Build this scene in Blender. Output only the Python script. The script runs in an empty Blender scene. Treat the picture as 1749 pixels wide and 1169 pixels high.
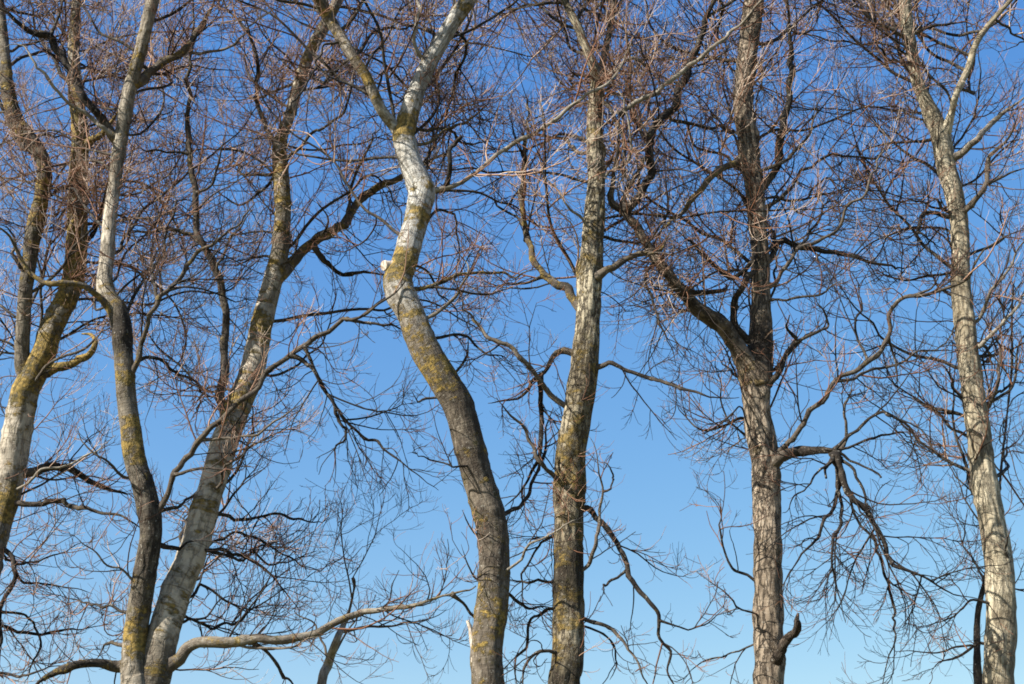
import bpy, math
import numpy as np

# ------------------------------------------------------------------ camera, sky, sun, exposure
scene = bpy.context.scene
col = scene.collection
PITCH = math.radians(24.0)
LENS = 50.0
CAM = np.array([0.0, 0.0, 1.6])
cd = bpy.data.cameras.new('camera'); cam = bpy.data.objects.new('camera', cd); col.objects.link(cam)
cd.lens = LENS; cd.sensor_width = 36.0; cd.clip_start = 0.05; cd.clip_end = 6000.0
cam.location = CAM; cam.rotation_euler = (math.radians(90) + PITCH, 0, 0)
scene.camera = cam

SUN_EL = math.radians(35.0)
SUN_AZ = math.radians(60.0)          # to the left of straight behind the camera
sun_dir = np.array([-math.sin(SUN_AZ) * math.cos(SUN_EL), -math.cos(SUN_AZ) * math.cos(SUN_EL), math.sin(SUN_EL)])

SKY_CURVE = ((0.829, 0.95), (0.570, 0.80), (0.416, 0.36))
world = bpy.data.worlds.new('World'); scene.world = world; world.use_nodes = True
wn = world.node_tree.nodes; wl = world.node_tree.links; wn.clear()
sky = wn.new('ShaderNodeTexSky'); sky.sky_type = 'NISHITA'; sky.sun_disc = False
sky.sun_elevation = SUN_EL
sky.sun_rotation = math.atan2(sun_dir[0], sun_dir[1])
sky.altitude = 0; sky.air_density = 1.0; sky.dust_density = 0.3; sky.ozone_density = 3.0
hs = wn.new('ShaderNodeHueSaturation'); hs.inputs['Saturation'].default_value = 1.25; hs.inputs['Value'].default_value = 1.0
bg = wn.new('ShaderNodeBackground'); bg.inputs['Strength'].default_value = 0.12
wo = wn.new('ShaderNodeOutputWorld')
# the film's rendering of a clear winter sky: one colour curve for the whole dome
def wm(op, x, y):
    n = wn.new('ShaderNodeMath'); n.operation = op; wl.new(x, n.inputs[0]); n.inputs[1].default_value = y; return n.outputs[0]
sep = wn.new('ShaderNodeSeparateColor'); com = wn.new('ShaderNodeCombineColor')
wl.new(sky.outputs[0], hs.inputs['Color']); wl.new(hs.outputs[0], sep.inputs[0])
for ch, (k_, g_) in enumerate(SKY_CURVE):
    wl.new(wm('MULTIPLY', wm('POWER', wm('MULTIPLY', sep.outputs[ch], 0.12), g_), k_ / 0.12), com.inputs[ch])
wl.new(com.outputs[0], bg.inputs['Color']); wl.new(bg.outputs[0], wo.inputs['Surface'])

sl = bpy.data.lights.new('sun', 'SUN'); sl.energy = 5.0; sl.angle = math.radians(0.5); sl.color = (1.0, 0.93, 0.82)
so = bpy.data.objects.new('sun', sl); col.objects.link(so); so.location = (-20, -20, 30)
from mathutils import Vector
so.rotation_euler = Vector(tuple(sun_dir)).to_track_quat('Z', 'Y').to_euler()

scene.view_settings.view_transform = 'Standard'
scene.view_settings.look = 'None'
scene.view_settings.exposure = 1.35
scene.view_settings.gamma = 1.0
scene.render.engine = 'CYCLES'
scene.cycles.filter_width = 1.75

# ------------------------------------------------------------------ helpers
rng = np.random.default_rng(11)
FPX = LENS / 36.0 * 1749.0
FW = np.array([0, math.cos(PITCH), math.sin(PITCH)]); UPV = np.array([0, -math.sin(PITCH), math.cos(PITCH)])

def P3(u, v, Y):
    """the point of the place that stands Y metres ahead, seen in the photograph at u, v"""
    d = np.array([1.0, 0, 0]) * ((u - 874.5) / FPX) + UPV * ((584.5 - v) / FPX) + FW
    return CAM + d * (Y / d[1])

def mpp(p):
    return float(np.dot(p - CAM, FW)) / FPX       # metres per photograph pixel at p

def norm(a):
    return a / np.maximum(np.linalg.norm(a, axis=-1, keepdims=True), 1e-9)

def _h(i, j, k, s):
    n = (i * 374761393 + j * 668265263 + k * 2147483647 + s * 1274126177) & 0xFFFFFFFF
    n = ((n ^ (n >> 13)) * 1274126177) & 0xFFFFFFFF
    return ((n ^ (n >> 16)) & 0xFFFF) / 65535.0

def vnoise(p, seed=0):
    p = np.asarray(p, float); i = np.floor(p).astype(np.int64); f = p - i; f = f * f * (3 - 2 * f)
    r = 0
    for a in (0, 1):
        for b in (0, 1):
            for c in (0, 1):
                w = (f[..., 0] if a else 1 - f[..., 0]) * (f[..., 1] if b else 1 - f[..., 1]) * (f[..., 2] if c else 1 - f[..., 2])
                r = r + w * _h(i[..., 0] + a, i[..., 1] + b, i[..., 2] + c, seed)
    return r

def catmull(ctrl, step):
    """smooth resampling of control rows [x, y, z, r, extra...] at about step metres"""
    c = np.asarray(ctrl, float)
    c = np.vstack([2 * c[0] - c[1], c, 2 * c[-1] - c[-2]])
    c[:, 3] = np.maximum(c[:, 3], 1e-4)
    out = []
    for i in range(1, len(c) - 2):
        p0, p1, p2, p3 = c[i - 1], c[i], c[i + 1], c[i + 2]
        n = max(2, int(np.linalg.norm(p2[:3] - p1[:3]) / step))
        t = np.linspace(0, 1, n, endpoint=False)[:, None]
        q = 0.5 * ((2 * p1) + (-p0 + p2) * t + (2 * p0 - 5 * p1 + 4 * p2 - p3) * t ** 2 + (-p0 + 3 * p1 - 3 * p2 + p3) * t ** 3)
        q[:, 3:] = p1[3:] * (1 - t) + p2[3:] * t
        out.append(q)
    out.append(c[-2][None])
    return np.vstack(out)

def mesh_from(name, V, faces_q, faces_t, attrs, material, smooth=True):
    nv = len(V); nq = len(faces_q); nt = len(faces_t)
    me = bpy.data.meshes.new(name)
    me.vertices.add(nv); me.vertices.foreach_set('co', V.astype(np.float32).ravel())
    loops = np.concatenate([faces_q.ravel(), faces_t.ravel()]).astype(np.int32)
    me.loops.add(len(loops)); me.loops.foreach_set('vertex_index', loops)
    me.polygons.add(nq + nt)
    starts = np.concatenate([np.arange(nq) * 4, nq * 4 + np.arange(nt) * 3]).astype(np.int32)
    me.polygons.foreach_set('loop_start', starts)
    me.update(calc_edges=True)
    if smooth:
        me.polygons.foreach_set('use_smooth', np.ones(nq + nt, bool))
    for k, a in attrs.items():
        if a.ndim == 2:
            at = me.attributes.new(k, 'FLOAT_VECTOR', 'POINT'); at.data.foreach_set('vector', a.astype(np.float32).ravel())
        else:
            at = me.attributes.new(k, 'FLOAT', 'POINT'); at.data.foreach_set('value', a.astype(np.float32))
    me.materials.append(material)
    me.validate()
    return me

def link(name, me, parent=None):
    o = bpy.data.objects.new(name, me); col.objects.link(o)
    if parent is not None:
        o.parent = parent
        root = parent
        loc = np.array(parent.matrix_world_loc) if False else None
    return o

class Path:
    """a stem or branch: centre line Q rows [x, y, z, r, tone, lichen]"""
    def __init__(self, Q):
        self.Q = Q
        d = np.linalg.norm(np.diff(Q[:, :3], axis=0), axis=1)
        self.s = np.concatenate([[0], np.cumsum(d)]); self.L = self.s[-1]
        rel = Q[:, :3] - CAM; dep = rel @ FW
        self.u = 874.5 + FPX * rel[:, 0] / dep; self.v = 584.5 - FPX * (rel @ UPV) / dep
    def near(self, u, v):
        return int(np.argmin((self.u - u) ** 2 + (self.v - v) ** 2))
    def at(self, n):
        t = np.linspace(0, self.L, n)
        return np.stack([np.interp(t, self.s, self.Q[:, k]) for k in range(self.Q.shape[1])], 1)

def frames(P):
    T = norm(np.gradient(P, axis=0))
    A = np.zeros_like(T); a = np.cross(T[0], [0.31, 0.9, 0.2]); a /= np.linalg.norm(a); A[0] = a
    for i in range(1, len(T)):
        a = a - T[i] * np.dot(a, T[i]); a /= max(np.linalg.norm(a), 1e-9); A[i] = a
    return T, A, np.cross(T, A)

def bark_tube(name, path, sides, material, origin, seed, style='smooth', knots=(), flare=0.0, cap=True, lump=0.06):
    """one closed tube with bark relief.  knots: (distance along, angle, height, size, scar)"""
    Q = path.Q; P = Q[:, :3]; n = len(P)
    T, A, B = frames(P)
    th = np.linspace(0, 2 * math.pi, sides, endpoint=False)
    ct, st = np.cos(th), np.sin(th)
    R = Q[:, 3][:, None] * np.ones((1, sides))
    s = path.s[:, None] * np.ones((1, sides))
    rm = max(np.median(Q[:, 3]), 0.01)
    bk = np.stack([rm * ct[None, :] * np.ones((n, 1)), rm * st[None, :] * np.ones((n, 1)), s], -1)
    big = vnoise(bk * np.array([1.1 / rm, 1.1 / rm, 0.35 / rm]) + seed * 7.3, seed) - 0.5
    med = vnoise(bk * np.array([2.6 / rm, 2.6 / rm, 0.9 / rm]) + seed * 3.1, seed + 5) - 0.5
    R = R * (1 + lump * 2.0 * big + lump * 1.0 * med)
    scar = np.zeros((n, sides))
    if style == 'ridged':
        w = vnoise(bk * np.array([26, 26, 6.0]) + seed, seed + 9)
        w2 = vnoise(bk * np.array([14, 14, 3.6]) + seed * 2, seed + 4)
        ridge = 1 - np.abs(2 * w - 1); ridge2 = 1 - np.abs(2 * w2 - 1)
        amt = np.clip(Q[:, 3] / 0.12, 0.25, 1)[:, None]
        R = R - 0.009 * amt * ridge ** 3 - 0.012 * amt * ridge2 ** 4
        scar = np.maximum(scar, 0.45 * np.maximum(ridge ** 4, ridge2 ** 5))
    elif style == 'smooth':
        w = vnoise(bk * np.array([9, 9, 34]) + seed, seed + 2)
        R = R + 0.005 * (w - 0.5)
        gk = np.random.default_rng(seed * 31 + 7); at = 0.2
        while at < path.L:
            kw = gk.uniform(0.02, 0.06); wav = 0.03 * np.sin(th + gk.random() * 6.28)[None, :]
            gg = np.exp(-((s + wav - at) / kw) ** 2)
            R = R * (1 + gk.uniform(0.02, 0.075) * gg)
            scar = np.maximum(scar, gk.uniform(0.0, 0.45) * np.exp(-((s + wav - at - kw) / 0.010) ** 2))
            at += gk.uniform(0.12, 0.75)
    for (ks, ka, kh, kw, sc) in knots:
        da = (th[None, :] - ka + math.pi) % (2 * math.pi) - math.pi
        rr = ((s - ks) / kw) ** 2 + (da * Q[:, 3][:, None] / kw) ** 2
        g = np.exp(-rr)
        R = R + kh * g * (1 - 0.55 * sc * np.exp(-rr * 4))
        scar = np.maximum(scar, sc * np.exp(-rr * 2.2) * (0.5 + vnoise(bk * 40, seed + 31)))
    if flare:
        R = R * (1 + flare * np.exp(-s / (2.2 * Q[0, 3])))
    V = P[:, None, :] + R[..., None] * (ct[None, :, None] * A[:, None, :] + st[None, :, None] * B[:, None, :])
    V = V.reshape(-1, 3) - origin
    i = np.arange(n - 1)[:, None] * sides; j = np.arange(sides)[None, :]; j2 = (j + 1) % sides
    fq = np.stack([i + j, i + j2, i + sides + j2, i + sides + j], -1).reshape(-1, 4)
    ft = np.zeros((0, 3), int)
    tone = np.repeat(Q[:, 4], sides); lich = np.repeat(Q[:, 5], sides)
    bkf = bk.reshape(-1, 3); scf = scar.ravel()
    if cap:
        V = np.vstack([V, P[0] - origin, P[-1] - origin])
        jj = np.arange(sides); k2 = (jj + 1) % sides
        f0 = np.stack([np.full(sides, n * sides), k2, jj], 1)
        f1 = np.stack([np.full(sides, n * sides + 1), (n - 1) * sides + jj, (n - 1) * sides + k2], 1)
        ft = np.vstack([f0, f1])
        tone = np.append(tone, [Q[0, 4], Q[-1, 4]]); lich = np.append(lich, [Q[0, 5], Q[-1, 5]])
        bkf = np.vstack([bkf, [0, 0, 0], [0, 0, path.L]]); scf = np.append(scf, [0, 0])
    return mesh_from(name, V, fq, ft, {'tone': tone, 'lich': lich, 'scar': scf, 'bk': bkf}, material)

# ------------------------------------------------------------------ materials
def nodes(name):
    m = bpy.data.materials.new(name); m.use_nodes = True
    nt = m.node_tree; nt.nodes.clear()
    out = nt.nodes.new('ShaderNodeOutputMaterial'); b = nt.nodes.new('ShaderNodeBsdfPrincipled')
    nt.links.new(b.outputs[0], out.inputs['Surface'])
    return m, nt, b

def attr(nt, name):
    a = nt.nodes.new('ShaderNodeAttribute'); a.attribute_name = name; return a

def mapv(nt, src, scale, loc=(0, 0, 0)):
    mp = nt.nodes.new('ShaderNodeMapping'); nt.links.new(src, mp.inputs['Vector'])
    mp.inputs['Scale'].default_value = scale; mp.inputs['Location'].default_value = loc
    return mp.outputs[0]

def noise(nt, vec, scale=1.0, detail=4.0, rough=0.55):
    n = nt.nodes.new('ShaderNodeTexNoise'); nt.links.new(vec, n.inputs['Vector'])
    n.inputs['Scale'].default_value = scale; n.inputs['Detail'].default_value = detail; n.inputs['Roughness'].default_value = rough
    return n.outputs['Fac']

def ramp(nt, fac, lo, hi, a=0.0, b=1.0):
    r = nt.nodes.new('ShaderNodeMapRange'); r.interpolation_type = 'SMOOTHSTEP'
    nt.links.new(fac, r.inputs['Value'])
    r.inputs['From Min'].default_value = lo; r.inputs['From Max'].default_value = hi
    r.inputs['To Min'].default_value = a; r.inputs['To Max'].default_value = b
    return r.outputs[0]

def mth(nt, op, x, y):
    m = nt.nodes.new('ShaderNodeMath'); m.operation = op
    for i, k in enumerate((x, y)):
        if isinstance(k, (int, float)): m.inputs[i].default_value = k
        else: nt.links.new(k, m.inputs[i])
    return m.outputs[0]

def mix(nt, fac, a, b, mode='MIX'):
    m = nt.nodes.new('ShaderNodeMix'); m.data_type = 'RGBA'; m.blend_type = mode
    if isinstance(fac, (int, float)): m.inputs['Factor'].default_value = fac
    else: nt.links.new(fac, m.inputs['Factor'])
    for key, c in (('A', a), ('B', b)):
        s = [i for i in m.inputs if i.name == key and i.type == 'RGBA'][0]
        if isinstance(c, tuple): s.default_value = (*c, 1)
        else: nt.links.new(c, s)
    return [o for o in m.outputs if o.type == 'RGBA'][0]

def bark_material(name, dark, mid, pale, fissure, crack_amt, lich_amt, band_amt, bump, off):
    """tone drives dark -> mid -> pale bark and in places carries painted shade; lich adds ochre lichen; scar darkens old branch scars and cracks"""
    m, nt, b = nodes(name)
    bk = attr(nt, 'bk').outputs['Vector']; tone = attr(nt, 'tone').outputs['Fac']
    lich = attr(nt, 'lich').outputs['Fac']; scar = attr(nt, 'scar').outputs['Fac']
    n1 = noise(nt, mapv(nt, bk, (5, 5, 3), off), 1, 5, 0.6)
    n2 = noise(nt, mapv(nt, bk, (34, 34, 14), off), 1, 4, 0.6)
    t = mth(nt, 'ADD', tone, mth(nt, 'MULTIPLY', mth(nt, 'SUBTRACT', n1, 0.5), 1.1))
    t = mth(nt, 'ADD', t, mth(nt, 'MULTIPLY', mth(nt, 'SUBTRACT', n2, 0.5), 0.8))
    c = mix(nt, ramp(nt, t, 0.0, 0.5), dark, mid)
    c = mix(nt, ramp(nt, t, 0.45, 1.0), c, pale)
    # rings of lenticels across the stem
    bn = noise(nt, mapv(nt, bk, (3.5, 3.5, 55), off), 1, 3, 0.6)
    band = mth(nt, 'MULTIPLY', ramp(nt, bn, 0.56, 0.72), band_amt)
    c = mix(nt, band, c, (0.06, 0.05, 0.036))
    # fissures along the stem
    fn = noise(nt, mapv(nt, bk, fissure, off), 1, 5, 0.62)
    fa = mth(nt, 'ABSOLUTE', mth(nt, 'SUBTRACT', fn, 0.5), 0)
    crack = mth(nt, 'MULTIPLY', ramp(nt, fa, 0.0, 0.055, 1.0, 0.0), crack_amt)
    c = mix(nt, crack, c, (0.045, 0.034, 0.024))
    # lichen
    ln = noise(nt, mapv(nt, bk, (10, 10, 12), (3 + off[0], 1, 7)), 1, 9, 0.74)
    lb = noise(nt, mapv(nt, bk, (4.5, 4.5, 7.5), (1 + off[0], 6, 3)), 1, 3, 0.6)
    lm = mth(nt, 'ADD', ln, mth(nt, 'MULTIPLY', lich, 0.36))
    lm = mth(nt, 'ADD', lm, mth(nt, 'MULTIPLY', mth(nt, 'SUBTRACT', lb, 0.5), 0.55))
    lf = mth(nt, 'MULTIPLY', ramp(nt, lm, 0.64, 0.75), lich_amt)
    lhue = noise(nt, mapv(nt, bk, (26, 26, 26), (9, 2, 4)), 1, 3, 0.6)
    lc = mix(nt, ramp(nt, lhue, 0.35, 0.65), (0.078, 0.058, 0.014), (0.265, 0.182, 0.046))
    c = mix(nt, lf, c, lc)
    mn = noise(nt, mapv(nt, bk, (7, 7, 6), (11, 4 + off[1], 2)), 1, 7, 0.7)
    c = mix(nt, mth(nt, 'MULTIPLY', ramp(nt, mth(nt, 'ADD', mn, mth(nt, 'MULTIPLY', lich, 0.10)), 0.60, 0.70), 0.75 * lich_amt), c, (0.055, 0.048, 0.014))
    # pale crustose spots
    sp = noise(nt, mapv(nt, bk, (42, 42, 42), (2, 8, off[2])), 1, 2, 0.5)
    c = mix(nt, mth(nt, 'MULTIPLY', ramp(nt, sp, 0.64, 0.72), 0.35), c, (0.42, 0.41, 0.36))
    c = mix(nt, mth(nt, 'MINIMUM', mth(nt, 'MULTIPLY', scar, 0.9), 0.92), c, (0.035, 0.026, 0.019))
    nt.links.new(c, b.inputs['Base Color'])
    b.inputs['Roughness'].default_value = 0.85
    b.inputs['Specular IOR Level'].default_value = 0.25
    h = mth(nt, 'ADD', mth(nt, 'MULTIPLY', n2, 0.6), mth(nt, 'MULTIPLY', bn, 0.35))
    h = mth(nt, 'ADD', h, mth(nt, 'MULTIPLY', crack, -0.9)); h = mth(nt, 'ADD', h, mth(nt, 'MULTIPLY', lf, 0.5))
    bp = nt.nodes.new('ShaderNodeBump'); bp.inputs['Strength'].default_value = bump; bp.inputs['Distance'].default_value = 0.020
    nt.links.new(h, bp.inputs['Height']); nt.links.new(bp.outputs[0], b.inputs['Normal'])
    return m

DK = (0.0370, 0.0303, 0.0244)
bark_white = bark_material('white smooth bark', (0.0282, 0.0216, 0.0158), (0.1348, 0.1136, 0.0867), (0.3855, 0.3765, 0.3452), (14, 14, 3.0), 0.4, 0.95, 0.7, 0.9, (0, 0, 0))
bark_grey = bark_material('grey lichened bark', (0.0166, 0.0133, 0.0100), (0.1444, 0.1252, 0.0963), (0.3843, 0.3440, 0.2782), (12, 12, 2.5), 0.45, 0.95, 0.65, 0.9, (4, 1, 2))
bark_moss = bark_material('mossy fissured bark', (0.0183, 0.0158, 0.0091), (0.1444, 0.1203, 0.0790), (0.3645, 0.3240, 0.2329), (20, 20, 5), 0.9, 0.85, 0.3, 1.0, (7, 5, 1))
bark_brown = bark_material('brown fissured bark', (0.0166, 0.0116, 0.0083), (0.1588, 0.1252, 0.0905), (0.3544, 0.2937, 0.2228), (20, 20, 5), 0.85, 0.4, 0.35, 1.0, (1, 9, 5))
bark_tan = bark_material('tan ridged bark', (0.0291, 0.0224, 0.0149), (0.2118, 0.1781, 0.1203), (0.4253, 0.3797, 0.2785), (24, 24, 4), 0.5, 0.35, 0.5, 0.9, (2, 3, 9))
bark_branch = bark_material('branch bark', (0.0086, 0.0067, 0.0056), (0.0860, 0.0706, 0.0553), (0.2580, 0.2365, 0.1965), (30, 30, 6), 0.4, 0.9, 0.3, 0.5, (5, 5, 5))

def twig_material():
    m, nt, b = nodes('twig bark')
    tone = attr(nt, 'tone').outputs['Fac']
    r = nt.nodes.new('ShaderNodeValToRGB'); nt.links.new(tone, r.inputs['Fac'])
    e = r.color_ramp.elements
    e[0].position = 0.0; e[0].color = (0.006, 0.005, 0.004, 1)
    e[1].position = 1.0; e[1].color = (0.46, 0.37, 0.30, 1)
    for pos, c in ((0.3, (0.016, 0.010, 0.0075)), (0.55, (0.165, 0.072, 0.037)), (0.78, (0.28, 0.175, 0.120))):
        x = e.new(pos); x.color = (*c, 1)
    nt.links.new(r.outputs[0], b.inputs['Base Color'])
    b.inputs['Roughness'].default_value = 0.7; b.inputs['Specular IOR Level'].default_value = 0.3
    return m
twig_mat = twig_material()

def wood_material():
    m, nt, b = nodes('bare weathered wood')
    tc = nt.nodes.new('ShaderNodeTexCoord').outputs['Object']
    n = noise(nt, mapv(nt, tc, (60, 60, 25)), 1, 5, 0.6)
    c = mix(nt, ramp(nt, n, 0.35, 0.68), (0.22, 0.16, 0.11), (0.50, 0.47, 0.41))
    nt.links.new(c, b.inputs['Base Color']); b.inputs['Roughness'].default_value = 0.8
    return m
wood_mat = wood_material()

def grass_material():
    m, nt, b = nodes('winter grass')
    tc = nt.nodes.new('ShaderNodeTexCoord').outputs['Object']
    n = noise(nt, mapv(nt, tc, (0.3, 0.3, 0.3)), 1, 6, 0.65); n2 = noise(nt, mapv(nt, tc, (14, 14, 14)), 1, 3, 0.6)
    c = mix(nt, ramp(nt, n, 0.35, 0.65), (0.055, 0.075, 0.022), (0.14, 0.12, 0.055))
    c = mix(nt, ramp(nt, n2, 0.4, 0.7, 0.0, 0.5), c, (0.05, 0.045, 0.02))
    nt.links.new(c, b.inputs['Base Color']); b.inputs['Roughness'].default_value = 0.95
    return m

# ------------------------------------------------------------------ ground
def ground():
    n = 90
    g = np.sinh(np.linspace(-5.2, 5.2, n)) / math.sinh(5.2)
    X, Y = np.meshgrid(g * 3000, g * 3000 + 10, indexing='ij')
    Z = (vnoise(np.stack([X * 0.12, Y * 0.12, X * 0], -1), 3) - 0.5) * 0.18 + (vnoise(np.stack([X * 0.9, Y * 0.9, X * 0], -1), 4) - 0.5) * 0.05
    V = np.stack([X, Y, Z - 0.03], -1).reshape(-1, 3)
    i = np.arange(n - 1)[:, None] * n; j = np.arange(n - 1)[None, :]
    f = np.stack([i + j, i + n + j, i + n + j + 1, i + j + 1], -1).reshape(-1, 4)
    o = link('ground', mesh_from('ground', V, f, np.zeros((0, 3), int), {}, grass_material()))
    o['kind'] = 'structure'
ground()

# ------------------------------------------------------------------ tree building
def stem_path(rows, Y, dY=0.0, below=None, above=3.5, step=0.034, seed=0, top_dir=None, joinY=None):
    """rows from bottom to top: (u, v, width in pixels, tone, lichen); Y metres ahead at the bottom, Y + dY at the top.
    below: control rows [x, y, z, r, tone, lich] carried down to the ground.  above: metres grown on past the last row"""
    L = np.concatenate([[0], np.cumsum([math.hypot(rows[i + 1][0] - rows[i][0], rows[i + 1][1] - rows[i][1]) for i in range(len(rows) - 1)])])
    f = L / L[-1]
    r_ = np.random.default_rng(seed)
    wob = 0.16 * (vnoise(np.stack([f * 4, f * 0 + seed, f * 0], 1), seed) - 0.5) * 2 * np.minimum(1, f * 4)
    C = []
    for (u, v, w, tn, lc), ff, wb in zip(rows, f, wob):
        p = P3(u, v, Y + dY * ff + wb)
        C.append([*p, 0.5 * w * mpp(p), tn, lc])
    if below is not None:
        C = list(below) + C
    if above:
        d = norm(np.array(C[-1][:3]) - np.array(C[-3][:3])); p = np.array(C[-1][:3]); r0 = C[-1][3]
        n = max(3, int(above / 0.6))
        for k in range(n):
            d = norm(d + r_.normal(0, 0.16, 3) + np.array([0, 0, 0.16])); p = p + d * above / n
            C.append([*p, r0 * (1 - (k + 1) / n) ** 0.8 + 0.008, C[-1][4], 0.1])
    return Path(catmull(C, step))

def branch_path(parent, pts, w0, w1, dY, tone, lich, step=0.035, seed=0, wp=0.8):
    k = parent.near(*pts[0]); Y = parent.Q[k, 1]
    L = np.concatenate([[0], np.cumsum([math.hypot(pts[i + 1][0] - pts[i][0], pts[i + 1][1] - pts[i][1]) for i in range(len(pts) - 1)])])
    f = L / L[-1]; C = []
    for i, ((u, v), ff) in enumerate(zip(pts, f)):
        yy = Y + dY * ff ** 0.85 + (0.09 * math.sin(ff * 9 + seed) * min(1, ff * 3))
        p = P3(u, v, yy)
        w = w0 + (w1 - w0) * ff ** wp
        tn = tone if not isinstance(tone, tuple) else tone[0] + (tone[1] - tone[0]) * min(1, ff * 2)
        C.append([*p, 0.5 * w * mpp(p), tn, lich])
    C[0][:3] = parent.Q[k, :3]
    Q = catmull(C, step)
    # uneven growth: slight kinks and swellings
    s = np.arange(len(Q)) * step
    wig = np.stack([vnoise(np.stack([s * 2.2, s * 0 + seed * 1.7 + a * 11, s * 0], 1), seed + a) - 0.5 for a in range(3)], 1)
    wig2 = np.stack([np.abs(vnoise(np.stack([s * 5.5, s * 0 + seed * 2.3 + a * 5, s * 0], 1), seed + 20 + a) - 0.5) for a in range(3)], 1)
    Q[:, :3] += (wig * 0.10 + (wig2 - 0.13) * 0.085) * np.minimum(1, s / 0.25)[:, None] * min(1.0, 9.0 / w0 + 0.25)
    gk = np.random.default_rng(seed * 7 + 3); kn = np.cumsum(gk.uniform(0.10, 0.32, int(s[-1] / 0.1) + 4))
    kink = np.stack([np.interp(s, kn, gk.normal(0, 0.020, len(kn))) for a in range(3)], 1)
    Q[:, :3] += kink * np.minimum(1, s / 0.2)[:, None] * min(1.0, 10.0 / w0 + 0.1)
    Q[:, 3] *= 1 + 0.22 * (vnoise(np.stack([s * 5, s * 0, s * 0 + seed], 1), seed + 8) - 0.5)
    return Path(Q)

def interp_rows(pts, r, idx, t):
    n = pts.shape[1]; x = t * (n - 1); i = np.minimum(x.astype(int), n - 2); f = (x - i)[:, None]
    p = pts[idx, i] * (1 - f) + pts[idx, i + 1] * f
    tg = norm(pts[idx, i + 1] - pts[idx, i])
    rr = r[idx, i] * (1 - f[:, 0]) + r[idx, i + 1] * f[:, 0]
    return p, tg, rr

def grow(pts, r, count, t0, length, spread, N, curl, jit, droop, lift, rmax, rtip, up_bias, g):
    """children of the given shoots: arrays pts (M, n, 3), r (M, n).  returns points, radii and parent index"""
    idx = np.repeat(np.arange(len(pts)), count)
    m = len(idx)
    if m == 0:
        return np.zeros((0, N, 3)), np.zeros((0, N)), idx
    t = t0 + (1 - t0) * g.random(m) ** 0.85
    p, tg, rr = interp_rows(pts, r, idx, t)
    a = g.normal(0, 1, (m, 3)); a = norm(a - tg * np.sum(a * tg, 1, keepdims=True))
    a[:, 2] += up_bias; a = norm(a - tg * np.sum(a * tg, 1, keepdims=True))
    ang = np.radians(spread[0] + (spread[1] - spread[0]) * g.random(m))[:, None]
    d = norm(tg * np.cos(ang) + a * np.sin(ang))
    ln = (length[idx] if isinstance(length, np.ndarray) else length) * (0.45 + 0.9 * g.random(m)) * (1.1 - 0.55 * t)
    ax = norm(g.normal(0, 1, (m, 3))) * (curl * g.normal(0, 1, (m, 1)))
    st = (ln / (N - 1))[:, None]
    out = np.zeros((m, N, 3)); out[:, 0] = p
    for k in range(1, N):
        q = k / (N - 1)
        d = d + np.cross(ax, d) / (N - 1) + g.normal(0, jit, (m, 3))
        d[:, 2] += (-droop * (1 - q) + lift * q) * 2.0 / (N - 1)
        d = norm(d); out[:, k] = out[:, k - 1] + d * st
    r0 = np.minimum(np.minimum(rr * 0.7, rmax), 0.0018 + ln * 0.0085)
    r0 = np.maximum(r0, rtip * 1.1)
    prof = np.linspace(1, 0, N)[None, :] ** 0.8
    return out, rtip + (r0[:, None] - rtip) * prof, idx

def tubes(batches, origin, name, material):
    """batches of (points (M, N, 3), radii (M, N), sides, tone (M,)) joined into one mesh"""
    Vs, Fs, Ts = [], [], []; base = 0
    for pts, r, sides, tone in batches:
        M, N = r.shape
        if M == 0: continue
        T = norm(np.gradient(pts, axis=1))
        ref = norm(np.cross(norm(pts[:, -1] - pts[:, 0]), np.array([[0.37, 0.62, 0.69]])))[:, None, :]
        A = norm(ref - T * np.sum(ref * T, -1, keepdims=True)); B = np.cross(T, A)
        th = np.linspace(0, 2 * math.pi, sides, endpoint=False)
        V = pts[:, :, None, :] + r[:, :, None, None] * (np.cos(th)[None, None, :, None] * A[:, :, None, :] + np.sin(th)[None, None, :, None] * B[:, :, None, :])
        Vs.append(V.reshape(-1, 3))
        m_ = np.arange(M)[:, None, None] * (N * sides); i = np.arange(N - 1)[None, :, None] * sides
        j = np.arange(sides)[None, None, :]; j2 = (j + 1) % sides
        b = base + m_ + i
        Fs.append(np.stack([b + j, b + j2, b + sides + j2, b + sides + j], -1).reshape(-1, 4))
        Ts.append(np.repeat(tone, N * sides)); base += M * N * sides
    return mesh_from(name, np.vstack(Vs) - origin, np.vstack(Fs), np.zeros((0, 3), int), {'tone': np.concatenate(Ts)}, material)

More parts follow.
